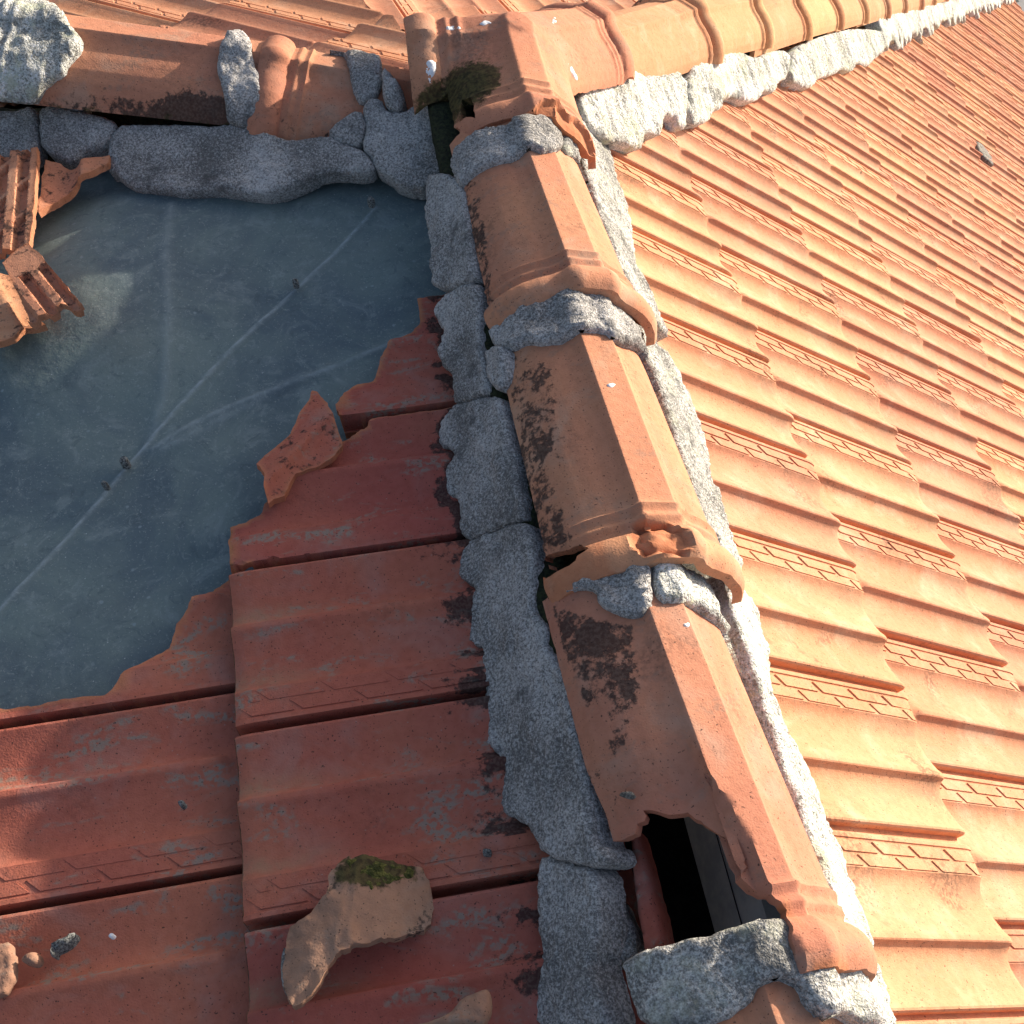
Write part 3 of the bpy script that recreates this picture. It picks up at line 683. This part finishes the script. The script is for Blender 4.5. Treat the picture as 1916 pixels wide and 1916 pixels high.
o = split_parts(o, 'rolled_lip', (JC[0], JC[1], .05))
tag(o, 'large three-way clay cap joining the ridge and both hips, spotted white', 'ridge tile')

FILL = Field(lambda x, y: arm_h(x, y) - .022, (-.4, .5), (1.1, 2.0))
fl_ = XA([(JC[0] - .085, 1.26), (JC[0] - .085, 1.38), (JC[0] - .10, 1.39), (JC[0] - .10, 1.56), (JC[0] - .03, 1.57), (JC[0] + .2, 1.76), (JC[0] + .26, 1.63), (JC[0] + .09, 1.38), (JC[0] + .085, 1.26)])
tag(shell('sun_stop_fill', M['moss'], fl_, FILL, lambda a, b, d: 0 * a, lambda a, b, d: np.full_like(a, -.09), .012), 'dark mortar fill added to stop sun under the three-way cap, seen through its hole', 'mortar')  # fill added to stop sun leaking through the hollow under the cap
tag(box('sun_stop_core', (-.07, .45, -.06), (.07, 1.27, .045), M['moss']), 'unseen mortar core added under the upper ridge tiles to stop sun leaking through', 'mortar')  # unseen box that keeps sunlight from leaking under the ridge tiles
# left hip caps: L1 next to the junction, L0 beyond it, and a lower one leaving the frame
def lpt(t, z): return J0 + XA([-t, .25 * t, 0]) + XA([0, 0, z])
capL1 = Cap(lpt(.395, -.050), lpt(.12, -.012), 1.14, 1.08, roll=.15); capL0 = Cap(lpt(.87, -.142), lpt(.37, -.044), 1.14, 1.05, roll=.15); capL2 = Cap(lpt(1.3, -.32), lpt(.85, -.17), 1.14, 1.05)
lattr = lambda S: cap_attrs(S, 0)
o = cap_obj('hip_tile', capL1, M['cap'], .007, attrs=cap_attrs(capL1, 1, .35)); tag(o, 'short left hip cap with a bulging rolled lip, between two mortar patches', 'ridge tile', 'caps on the left hip')
blk = capL0.px([(390,210)])[0]
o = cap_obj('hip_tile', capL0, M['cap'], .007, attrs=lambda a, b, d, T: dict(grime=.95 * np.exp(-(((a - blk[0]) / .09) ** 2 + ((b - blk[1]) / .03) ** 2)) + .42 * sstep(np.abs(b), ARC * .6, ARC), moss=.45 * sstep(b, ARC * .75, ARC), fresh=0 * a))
tag(o, 'long left hip cap with grey lichen and a black stained lower edge', 'ridge tile', 'caps on the left hip')
# right hip caps
RU = XA([1, 1.05, 0]); NR = 20
t_l = .685
rcaps = []
capR0 = None
for i in range(NR):
    z = .142 - TP * t_l; p0 = J0 + RU * t_l + XA([0, 0, z]); t1 = t_l - .335 - (.02 if i else .10)
    p1 = J0 + RU * t1 + XA([0, 0, .142 - TP * t1 - (.016 if i else .04)])
    if t_l > EAVE_T: break
    S = Cap(p0, p1, 1.0, .92)
    if capR0 is None:
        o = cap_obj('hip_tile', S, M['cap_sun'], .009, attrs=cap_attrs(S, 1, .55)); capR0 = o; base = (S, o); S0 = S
        f0 = np.array(frame(S.p0, -S.t, S.up))
    else:
        o = capR0.copy(); COL.objects.link(o)
        f1 = np.array(frame(S.p0 + rng.normal(0, .002, 3), -S.t + rng.normal(0, .006, 3), S.up)); o.matrix_world = Matrix((f1 @ np.linalg.inv(f0)).tolist()) @ Matrix.Translation(capR0.location)
        for ch in capR0.children:
            c_ = ch.copy(); COL.objects.link(c_); c_.parent = o
    rcaps.append(S)
    tag(o, 'sunlit tan clay cap on the right hip, %s counted from the three-way cap' % ordn(i + 1), 'ridge tile', 'caps stepping down the right hip')
    t_l += .335

# ------------------------------------------------------------------ mortar
MLP = Plane((-.150, 0, -.040), (0, -1, 0), (.036, 0, .095)); MLP = Plane(MLP.o, (0, 1, 0), (.036, 0, .095))
if MLP.n[0] > 0: MLP = Plane(MLP.o, (0, -1, 0), (.036, 0, .095))
labs = ['top mortar patch on the shaded side of the ridge, beside the membrane corner', 'scalloped mortar patch left of the intact ridge cap lip', 'scalloped mortar patch between two cracks, left of the chipped cap',
        'longest scalloped grey mortar strip, left of the holed ridge cap', 'bottom grey mortar strip beside the ragged hole, with one white spot']
for lp, lab in zip(MLO, labs):
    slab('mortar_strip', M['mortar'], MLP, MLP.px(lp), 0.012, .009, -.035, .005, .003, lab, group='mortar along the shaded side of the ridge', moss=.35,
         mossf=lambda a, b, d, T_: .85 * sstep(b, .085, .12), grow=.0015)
# dark mossy bed in the joint between that mortar and the caps
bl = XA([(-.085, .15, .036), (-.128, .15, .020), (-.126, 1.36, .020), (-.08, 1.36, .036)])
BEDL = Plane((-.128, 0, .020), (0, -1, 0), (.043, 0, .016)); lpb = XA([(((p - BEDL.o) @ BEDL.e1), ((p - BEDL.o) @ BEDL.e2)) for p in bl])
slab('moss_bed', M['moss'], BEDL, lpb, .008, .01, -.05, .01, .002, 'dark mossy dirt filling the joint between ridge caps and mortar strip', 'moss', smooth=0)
# bands across the ridge between caps
def hug(c): return Cap(c.p0, c.p1, c.sc, c.sc1, lip=False)
bAJ, bAB, bBC = hug(capA), hug(capB), hug(capC); bCD = Cap((.012, -.60, .146), (-.008, .04, .128), 1.03, .98, lip=False)
G = 'mortar bands between ridge caps'
slab('mortar_band', M['mortar'], bAJ, bAJ.px([(856,278),(870,268),(903,248),(951,241),(965,230),(995,225),(1031,228),(1043,237),(1047,262),(1046,287),(1020,293),(987,281),(965,303),(922,312),(892,329),(870,351),(861,354),(852,329),(845,300)]), .014, .013, -.02, .005, .002, 'rounded grey mortar lump under the broken lip of the three-way cap', group=G)
slab('mortar_band', M['mortar_hip'], bAJ, bAJ.px([(1046,237),(1071,252),(1104,270),(1126,300),(1135,329),(1141,355),(1133,373),(1119,340),(1104,314),(1086,300),(1049,288),(1050,262)]), .011, .011, -.02, .005, .002, 'sunlit mortar strip curving down right of the lump below the junction', group=G)
slab('mortar_band', M['mortar'], bAB, bAB.px([(911,625),(947,592),(984,566),(1031,555),(1064,546),(1090,544),(1133,550),(1170,575),(1203,600),(1236,625),(1250,660),(1262,720),(1245,725),(1214,683),(1192,661),(1159,650),(1144,636),(1130,625),(1079,628),(1038,650),(987,647),(965,658),(935,655),(921,643)]), .015, .014, -.02, .005, .002, 'grey mortar band arching over the ridge below the intact cap', group=G)
slab('mortar_lump', M['mortar'], MLP, MLP.px([(914,662),(930,652),(958,648),(961,700),(955,722),(940,738),(918,712)]), .017, .012, -.03, .005, .001, 'small oval mortar lump wedged left of the chipped ridge cap')
slab('mortar_band', M['mortar'], bBC, bBC.px([(1188,1029),(1203,1042),(1215,1060),(1218,1119),(1212,1140),(1199,1161),(1159,1155),(1122,1133),(1115,1108),(1090,1104),(1057,1114),(1086,1090),(1115,1060),(1150,1046)]), .014, .012, -.02, .0048, .002, 'shaded grey mortar lump with a dimple under the snapped lip', group=G)
slab('mortar_band', M['mortar_pale_sunlit'], bBC, bBC.px([(1217,1046),(1275,1040),(1323,1052),(1368,1071),(1387,1082),(1396,1116),(1409,1183),(1424,1245),(1410,1240),(1383,1198),(1364,1179),(1331,1168),(1293,1138),(1249,1134),(1224,1116),(1219,1078)]), .013, .012, -.02, .0048, .0022, 'bright white lichened mortar band right of the dimpled lump', group=G)
slab('mortar_band', M['mortar_hip'], bCD, bCD.px([(1150,1815),(1160,1800),(1203,1782),(1258,1766),(1300,1758),(1377,1738),(1440,1722),(1470,1722),(1480,1758),(1527,1772),(1600,1756),(1628,1782),(1645,1837),(1668,1930),(1610,1925),(1590,1900),(1563,1892),(1533,1908),(1507,1880),(1497,1852),(1472,1833),(1435,1841),(1412,1856),(1405,1880),(1362,1907),(1300,1930),(1160,1930),(1150,1892)]), .016, .016, -.025, .0055, .0025, 'broad two-tone mortar band at the bottom, below the ragged hole', group=G)
capC_l = Plane((-.09, 0, -.01), (0, -1, 0), (.05, 0, .04))
slab('mortar_lump', M['mortar'], capC_l, capC_l.px([(1124,1630),(1148,1622),(1152,1650),(1142,1690),(1158,1680),(1172,1700),(1186,1730),(1198,1775),(1175,1795),(1150,1812),(1130,1800),(1124,1730),(1122,1673)]), .012, .012, -.03, .0055, .002, 'greenish crumbled mortar inside the ragged hole, beside the bottom strip', moss=.6)
slab('tile_edge', M['tile_old'], capC_l, capC_l.px([(1184,1566),(1198,1556),(1208,1590),(1222,1640),(1240,1710),(1254,1772),(1232,1782),(1212,1780),(1200,1720),(1190,1650)]), .016, .004, -.03, .004, .0015, 'red tile edge standing up inside the ragged hole, on its left side', 'roof tile', smooth=0, h0=.004)
# sunlit side of the ridge
RMP = Plane((.112, 0, .050), (0, 1, 0), (.150, 0, -.132))
if RMP.n[2] < 0: RMP = Plane(RMP.o, (0, -1, 0), (.150, 0, -.132))
def edge_strip(px): return RMP.px(px)
RM_edge = [(1143,292),(1148,345),(1166,378),(1176,440),(1186,500),(1212,560),(1236,610),(1250,640),(1263,693),(1286,757),(1305,809),(1321,862),(1323,895),(1338,929),(1350,970),(1361,1007),(1394,1086),(1404,1123),(1417,1179),(1432,1243),(1428,1227),(1435,1278),(1450,1337),(1475,1388),(1497,1432),(1519,1479),(1530,1519),(1545,1552),(1567,1611),(1581,1651),(1603,1695),(1618,1757),(1629,1793),(1643,1844),(1654,1881),(1666,1935)]
seg = [(0, 8, 'mortar_hip', 'narrow sunlit mortar strip right of the intact ridge cap'), (8, 17, 'mortar_hip', 'sunlit mortar strip right of the chipped ridge cap'), (17, 36, 'mortar_pale_sunlit', 'long white sunlit mortar strip right of the holed ridge cap')]
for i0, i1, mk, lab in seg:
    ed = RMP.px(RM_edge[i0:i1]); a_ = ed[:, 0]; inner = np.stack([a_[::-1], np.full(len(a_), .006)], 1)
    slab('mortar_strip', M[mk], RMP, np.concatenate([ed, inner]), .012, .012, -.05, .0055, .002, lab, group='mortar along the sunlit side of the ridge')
# right hip
RHP_o = J0 + XA([0, 0, .05]) + XA([HN[0], HN[1], 0]) * .105
RHP = Plane(RHP_o, RD, XA([HN[0], HN[1], 0]) * .125 + XA([0, 0, -.098]))
if RHP.n[2] < 0: RHP = Plane(RHP_o, -RD, XA([HN[0], HN[1], 0]) * .125 + XA([0, 0, -.098]))
drips = [[(1133,265),(1159,265),(1185,281),(1199,278),(1201,248),(1221,252),(1234,258),(1236,219),(1254,216),(1271,245),(1282,232),(1282,130),(1215,150),(1165,125),(1163,100),(1144,121),(1119,135),(1093,157),(1082,183),(1088,215),(1105,240)],
 [(1284,234),(1323,232),(1331,206),(1349,206),(1350,185),(1372,181),(1402,194),(1420,183),(1424,170),(1447,176),(1454,153),(1471,148),(1477,95),(1440,96),(1409,112),(1379,95),(1323,110),(1284,128)],
 [(1475,150),(1503,166),(1518,164),(1529,146),(1562,140),(1570,129),(1592,138),(1600,116),(1622,127),(1633,112),(1655,95),(1660,62),(1611,54),(1574,58),(1525,72),(1480,92)]]
dl = ['white lichened mortar beside the three-way cap on the sunlit slope', 'dripping white mortar under the first two right hip caps', 'dripping white mortar beyond the crack on the right hip']
for lp, lab in zip(drips, dl):
    slab('hip_mortar', M['mortar_pale_sunlit'], RHP, RHP.px(lp), .012, .014, -.05, .008, .003, lab, group='mortar under the right hip caps', smooth=1, streak=.006)
def hip_far():
    al = [q for q in RHP.px([(1657, 92)])][0]; sgn = 1 if (RHP.e1 @ RD) > 0 else -1
    a0 = al[0] * sgn; L_ = EAVE_T * np.linalg.norm(RD); k = 0
    while a0 < L_ - .1 and k < 8:
        a1 = min(a0 + random.uniform(.9, 1.3), L_); lo = []; x = a0
        while x < a1:
            dd = random.uniform(.10, .175); lo += [(x, .1), (x + .03, dd), (x + .085, dd * random.uniform(.85, 1)), (x + .115, .1 + random.uniform(0, .02))]; x += .12
        lo = [(min(p[0], a1), p[1]) for p in lo]; lp = XA(lo + [(a1, .0), (a0, .0)]) * [sgn, 1]
        slab('hip_mortar', M['mortar_pale_sunlit'], RHP, lp, .012, .02, -.05, .018, .004, 'ragged pale mortar under the distant right hip caps, %s stretch past the second crack' % ordn(k + 1), group='mortar under the right hip caps', smooth=0, streak=.006)
        a0 = a1 + .006; k += 1
hip_far()
# left hip
nL = XA([LN[0], LN[1], 0])
LHo = J0 + nL * .105 + XA([0, 0, .036]); LHP = Plane(LHo, LD, nL * .15 + XA([0, 0, -.075]))
if LHP.n[2] < 0: LHP = Plane(LHo, -LD, nL * .15 + XA([0, 0, -.075]))
GL = 'mortar around the left hip caps'
STAND0 = Plane(capL0.pos(XA([.44]), XA([-.03]), XA([0.]))[0], (1, 0, 0), (0, .45, .5)); STAND1 = Plane(capL1.pos(XA([.2]), XA([-.02]), XA([0.]))[0], (1, 0, 0), (0, .45, .5))
for q_ in (STAND0, STAND1):
    if q_.n[1] > 0: q_.e1 = -q_.e1; q_.n = -q_.n
lh = [('mortar', LHP, [(219,240),(260,238),(278,239),(343,239),(424,241),(440,237),(490,245),(511,259),(548,268),(617,257),(636,272),(672,282),(694,300),(702,322),(669,325),(606,322),(570,343),(511,365),(457,363),(420,354),(343,362),(311,357),(256,354),(234,340),(217,321),(205,322),(205,280)], 'long dark grey mortar slab between the left hip and the membrane', .016),
      ('mortar', LHP, [(680,208),(692,187),(712,188),(724,216),(757,214),(775,203),(790,198),(806,203),(848,228),(850,252),(838,282),(842,318),(822,336),(795,356),(770,354),(746,347),(728,330),(706,316),(696,295),(680,278),(690,242)], 'star-shaped cracked mortar at the corner below the three-way cap', .018),
      ('mortar', LHP, [(612,254),(640,226),(673,208),(686,238),(674,274),(655,272),(634,268)], 'small cracked mortar piece left of the star-shaped corner mortar', .016),
      ('mortar', capL1, [(628,50),(660,46),(704,44),(710,73),(711,106),(713,130),(711,179),(690,190),(677,199),(666,183),(655,135),(648,106),(640,64),(626,58)], 'upright grey mortar slab with a white edge, beside the dark cap opening', .018),
      ('mortar', LHP, [(718,132),(732,146),(753,172),(757,197),(744,213),(726,206),(719,180)], 'small mortar wedge with a pale tip under the junction cap arm', .03),
      ('mortar', capL0, [(430,72),(459,69),(470,91),(475,132),(488,150),(491,183),(492,241),(438,236),(427,219),(424,175),(406,132),(417,91)], 'rough grey mortar tongue across the left hip, left of the rolled lip', .017),
      ('mortar_pale_sunlit', capL0, [(-50,-40),(112,-10),(113,44),(146,66),(159,88),(142,113),(126,128),(121,146),(95,157),(77,179),(69,197),(30,215),(-50,225)], 'big mass of white and yellow-green lichened mortar in the top left corner', .028),
      ('mortar', LHP, [(90,180),(106,158),(135,157),(143,175),(158,190),(157,212),(128,206),(100,196)], 'small mortar block wedged under the end of the long hip cap', .03),
      ('mortar', LHP, [(-50,215),(30,214),(70,202),(74,240),(73,288),(55,300),(8,312),(-50,318)], 'grey mortar block at the left edge below the lichened mass', .02),
      ('mortar', LHP, [(80,202),(121,209),(157,216),(197,224),(221,236),(216,252),(203,270),(157,287),(150,303),(128,307),(82,283),(78,240)], 'cracked grey mortar block with a yellowish tip above the broken tiles', .02)]
for mk, sf, lp, lab, T in lh:
    slab('mortar_patch', M[mk], sf, sf.px(lp), T * .8, .011, -.03, .0052, .002, lab, group=GL, big=.3, grow=.002, mossf=(lambda a, b, d, T_: .8 * sstep(T_[:, 0], -.13, -.09) * sstep(-T_[:, 1], -1.36, -1.33)) if 'star' in lab else None)
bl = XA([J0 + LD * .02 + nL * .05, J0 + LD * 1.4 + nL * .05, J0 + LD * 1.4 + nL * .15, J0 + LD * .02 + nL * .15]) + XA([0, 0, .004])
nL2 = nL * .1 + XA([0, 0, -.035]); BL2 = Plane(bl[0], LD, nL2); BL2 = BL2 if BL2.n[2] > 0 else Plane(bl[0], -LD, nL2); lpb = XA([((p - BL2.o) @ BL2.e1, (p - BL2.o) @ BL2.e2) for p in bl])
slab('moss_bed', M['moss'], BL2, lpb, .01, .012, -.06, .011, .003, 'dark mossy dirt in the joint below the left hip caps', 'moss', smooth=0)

# ------------------------------------------------------------------ loose fragments
def frag(name, px, lift, yaw_px, vofs=.2, xofs=.1, mat='tile_old', tilt=(0, 0), label='', cat='tile shard', flip=1, pads=False, step=.005, rough=.002, fresh=.7, th=.012):
    """shard of a roof tile lying on the left slope: yaw_px gives the photo direction of its ribs"""
    n0 = XA([-sp, 0, cp]); o = LP.pos(*[XA([q]) for q in LP.px([np.mean(px, 0)], lift)[0]], XA([lift]))[0]
    e1 = nrm((-cp, 0, -sp)); e2 = nrm((0, -1, 0)); n = nrm(n0 + e1 * tilt[0] + e2 * tilt[1])
    pl = Plane(o, np.cross(e2, n), e2); pl = pl if pl.n @ n0 > 0 else Plane(o, -np.cross(e2, n), e2)
    q = pl.px(px); y = pl.px(yaw_px); d = nrm(y[1] - y[0]); pr = XA([-d[1], d[0]]) * flip; c0 = y[0]
    def hz(a, b, dd):
        x = (a - c0[0]) * d[0] + (b - c0[1]) * d[1] + xofs; v = ((a - c0[0]) * pr[0] + (b - c0[1]) * pr[1]) / TW + vofs
        z = tz(np.clip(x, HEAD + .04, TLEN - .04), np.clip(v, -.05, 1.0))
        if pads == 'grid':
            w = (v - vofs) * TW; bars = sstep(np.abs((w + .006) % .036 - .018), .0105, .0075); cross = sstep(np.abs((x + w * .9) % .085 - .042), .008, .006)
            z = .004 + .013 * np.maximum(bars, cross * .8)
        elif pads:
            w = (v - vofs) * TW; z = .004 + .012 * np.where(x < xofs + .055, 1., sstep(np.abs((w + .002) % .03 - .015), .010, .0065))
        return z
    ob = shell(name, M[mat], q, pl, hz, lambda a, b, dd: hz(a, b, dd) - th, step, rough, (), lambda a, b, dd, T: dict(fresh=fresh * (1 - sstep(dd, 0, .006)), grime=.35 + 0 * a, moss=0 * a), ang=45)
    return tag(ob, label, cat)
frag('tile_shard', [(479,863),(500,845),(540,815),(560,770),(577,746),(583,728),(594,732),(610,755),(632,800),(641,828),(621,851),(598,865),(552,880),(544,892),(530,918),(511,926),(499,935),(493,885)], .022, [(520,880),(600,800)], .62, .1, 'tile_old', (-.1, .30), 'tilted broken red shard standing against the fractured tile by the membrane', flip=-1)
frag('tile_shard', [(-30,300),(20,298),(78,290),(76,340),(70,420),(64,470),(30,482),(0,478),(-30,490)], .024, [(60,300),(48,470)], .03, .06, 'tile_sun', (.05, .02), 'sunlit orange tile piece with brick-like ribs at the left edge', flip=1, pads='grid', step=.003)
frag('tile_shard', [(84,298),(110,300),(128,312),(150,308),(175,296),(203,284),(200,300),(170,325),(138,350),(100,378),(72,402),(78,350)], .02, [(84,300),(74,400)], .92, .1, 'tile_sun', (.02, .0), 'sunlit orange curved tile piece under the cracked mortar block', flip=-1)
frag('tile_shard', [(14,505),(40,482),(60,470),(85,492),(120,535),(161,582),(148,586),(120,583),(90,602),(60,612),(40,560)], .05, [(60,475),(150,585)], .02, .12, 'tile_sun', (.05, .05), 'sunlit ribbed tile shard with a pointed corner over the membrane', flip=1, pads=True, step=.003)
frag('tile_shard', [(-40,500),(14,508),(40,545),(62,590),(85,604),(50,615),(28,636),(0,648),(-40,660)], .026, [(20,510),(70,600)], .36, .12, 'tile_sun', (.0, .03), 'sunlit curved tile shard at the left edge below the ribbed one', flip=1)

SHP = [(622,1642),(640,1622),(680,1614),(740,1622),(790,1620),(803,1640),(812,1680),(808,1718),(770,1748),(720,1762),(670,1778),(632,1800),(610,1835),(585,1870),(562,1890),(545,1885),(532,1850),(530,1800),(536,1760),(548,1738),(580,1715),(612,1690),(618,1660)]
class Curl(Plane):
    def pos(s, a, b, h):
        a = np.asarray(a, float); b = np.asarray(b, float); r = ((a - s.c[0]) * s.d[0] + (b - s.c[1]) * s.d[1]); return Plane.pos(s, a, b, np.asarray(h) + .022 - 5.5 * r ** 2)
o_ = LP.pos(*[XA([q]) for q in LP.px([(670, 1750)], .028)[0]], XA([.028]))[0]
cu = Curl(o_, (-cp, 0, -sp + .10), (0, -1, .05)); ax = cu.px([(660,1640),(640,1800)]); dd_ = nrm(ax[1] - ax[0]); cu.c = ax.mean(0); cu.d = XA([-dd_[1], dd_[0]])
lpS = cu.px(SHP); mS = cu.px([(700, 1640)])[0]; wS = cu.px([(540, 1830)])[0]
o = shell('cap_shard', M['shard'], lpS, cu, lambda a, b, d: .0022 * (np.exp(-((((a - ax[0][0]) * cu.d[0] + (b - ax[0][1]) * cu.d[1]) + .006) / .004) ** 2) + np.exp(-((((a - ax[0][0]) * cu.d[0] + (b - ax[0][1]) * cu.d[1]) - .006) / .004) ** 2)) + .0035 * fbm(np.stack([a, b, 0 * a], 1), 45, 5) * (1.6 - sstep(d, 0, .02)),
          lambda a, b, d: np.full_like(a, -.013), .004, .0042, (), lambda a, b, d, T: dict(moss=1.15 * np.exp(-((((a - mS[0]) / .05) ** 2 + ((b - mS[1]) / .022) ** 2))), grime=.3 * (1 - sstep(d, .0, .02)), fresh=0 * a), ang=50)
slab('moss_patch', M['moss_green'], cu, cu.px([(642,1630),(665,1618),(700,1622),(738,1626),(770,1624),(782,1634),(760,1648),(728,1660),(700,1682),(680,1664),(660,1650)]), .004, .006, -.006, .003, .004, parent=o, big=.9, amp=.6)
tag(o, 'tan broken ridge cap shard with green moss, lying on the dark red tiles', 'tile shard')
slab('mortar_crumb', M['mortar_hip'], LP, LP.px([(536,1768),(545,1800),(556,1830),(552,1862),(540,1868),(530,1845),(528,1800)], .012), .02, .012, -.01, .005, .001, 'pale grey mortar wedge stuck under the mossy shard', h0=.012)
def lump(name, px, T, mat, label, cat, off=.0, surf=LP, r=.006, step=.0035, rough=.0012, h0=0.): return slab(name, M[mat], surf, surf.px(px, off), T, r, off - .012, step, rough, label, cat, smooth=1, big=.15, h0=off)
lump('tile_shard', [(868,1868),(885,1862),(908,1852),(918,1858),(921,1885),(915,1908),(900,1925),(700,1930),(790,1918),(840,1900)], .016, 'shard', 'curved clay splinter leaning at the bottom edge left of the mortar strip', 'tile shard', .03, r=.012)
lump('tile_shard', [(-20,1768),(0,1764),(18,1760),(24,1790),(26,1820),(20,1840),(8,1862),(-20,1868)], .006, 'shard', 'flat pinkish clay chip cut by the left edge near the bottom', 'tile shard', .010, r=.003, rough=.003)
lump('crumb', [(40,1795),(56,1782),(72,1784),(76,1800),(62,1808),(46,1804)], .012, 'shard', 'small pinkish clay crumb beside the flat chip', 'debris', .004)
lump('crumb', [(96,1775),(104,1764),(120,1756),(140,1745),(146,1752),(132,1768),(118,1778),(106,1782),(104,1792),(97,1790)], .014, 'stone', 'dark flaky dirt lump in the tile channel near the left edge', 'debris', .0)
lump('dry_leaf', [(201,1752),(205,1745),(212,1746),(208,1753)], .003, 'white', 'tiny pale leaf flake right of the dirt lump', 'leaf', .0, r=.002, step=.002, rough=.0002)
for k, (px, lab) in enumerate([((232,862), 'gritty pebble on the diagonal membrane crease'), ((195,905), 'small dark pebble on the crease below the gritty pebble'), ((552,526), 'tiny dark clod on the upper part of the diagonal crease'), ((694,374), 'dark clod near the upper right corner of the membrane'),
        ((339,1502), 'dark lichen knob on the red tile below the membrane'), ((912,1594), 'black lichen knob beside a pale fleck near the bottom mortar strip')]):
    s_ = [10, 6, 6, 7, 7, 9][k]; off = -.026 if k < 4 else .0
    lump('pebble', [(px[0] + s_ * math.cos(t) * random.uniform(.8, 1.2), px[1] + s_ * .8 * math.sin(t) * random.uniform(.8, 1.2)) for t in np.linspace(0, 2 * math.pi, 9)[:-1]], .007, 'stone', lab, 'debris', off, r=.005, step=.002, rough=.0006)
# bird droppings and other small things on caps and tiles
def splat(surf, px, lab, rad=(8, 6), mat='white', name='bird_dropping', cat='bird dropping', T=.0016, off=0.002, drip=None):
    lp = [(px[0] + rad[0] * math.cos(t) * random.uniform(.65, 1.2), px[1] + rad[1] * math.sin(t) * random.uniform(.65, 1.2)) for t in np.linspace(0, 2 * math.pi, 11)[:-1]]
    if drip: lp = drip
    return slab(name, M[mat], surf, surf.px(lp), T, .003, -.004, .0022, .0006, lab, cat, smooth=1, h0=off)
splat(JF, (805,125), 'large white dropping with a drip on the left arm of the three-way cap', drip=[(797,115),(803,110),(812,113),(817,125),(812,137),(809,150),(805,157),(801,148),(800,138),(795,128)])
splat(JF, (848,52), 'white smear on the flat top of the junction cap left arm', (14, 6)); splat(JF, (909,44), 'curled white dropping on the top of the junction cap', (10, 6))
splat(JF, (1037,38), 'short white streak on the sunlit face of the junction cap', (5, 8)); splat(JF, (1072,137), 'long white streak down the sunlit face of the junction cap', drip=[(1060,118),(1066,118),(1074,132),(1081,147),(1079,153),(1072,143)])
splat(capB, (1143,721), 'faint white dropping on the crest of the chipped ridge cap', (10, 5)); splat(capC, (1285,1169), 'small white dropping on the crest of the holed ridge cap', (7, 5))
splat(capC, (1176,1487), 'pale curled flake just above the ragged hole', (15, 7), 'leaf', 'dry_leaf', 'leaf', .004)
RP = Plane((0, 0, 0), (cp, 0, -sp), (0, 1, 0))
for px, r_, lab in [((1800,1708), (7, 10), 'white dropping with a dark core on a right slope tile near the bottom'), ((1793,1852), (7, 9), 'plain white dropping near the bottom right corner'), ((1579,1126), (9, 6), 'white dropping on a sunlit tile right of the white mortar band')]:
    splat(RP, px, lab, r_, off=-.006)
splat(RP, (1861,1402), 'dark dried dropping on a sunlit tile near the right edge', (13, 8), 'stone', off=-.008)
for px, lab in [(((1566,238), (1571,226)), 'short black twig upper left on the sunlit tiles'), (((1605,321), (1609,313)), 'short black twig just below the upper one')]:
    a_, b_ = RP.px(px); w_ = XA([-(b_ - a_)[1], (b_ - a_)[0]]) * .22
    slab('twig', M['twig'], RP, [a_ - w_, b_ - w_, b_ + w_, a_ + w_], .006, .004, -.004, .004, .0005, lab, 'twig', smooth=0, h0=.002)
slab('feather', M['leaf'], RP, RP.px([(1824,266),(1832,272),(1842,282),(1852,298),(1856,312),(1848,306),(1838,296),(1830,284)]), .01, .012, -.004, .006, .001, 'grey and white feather-like flake lying far out on the right slope', 'feather', smooth=0, h0=.004)
bpy.data.objects.remove(proto)
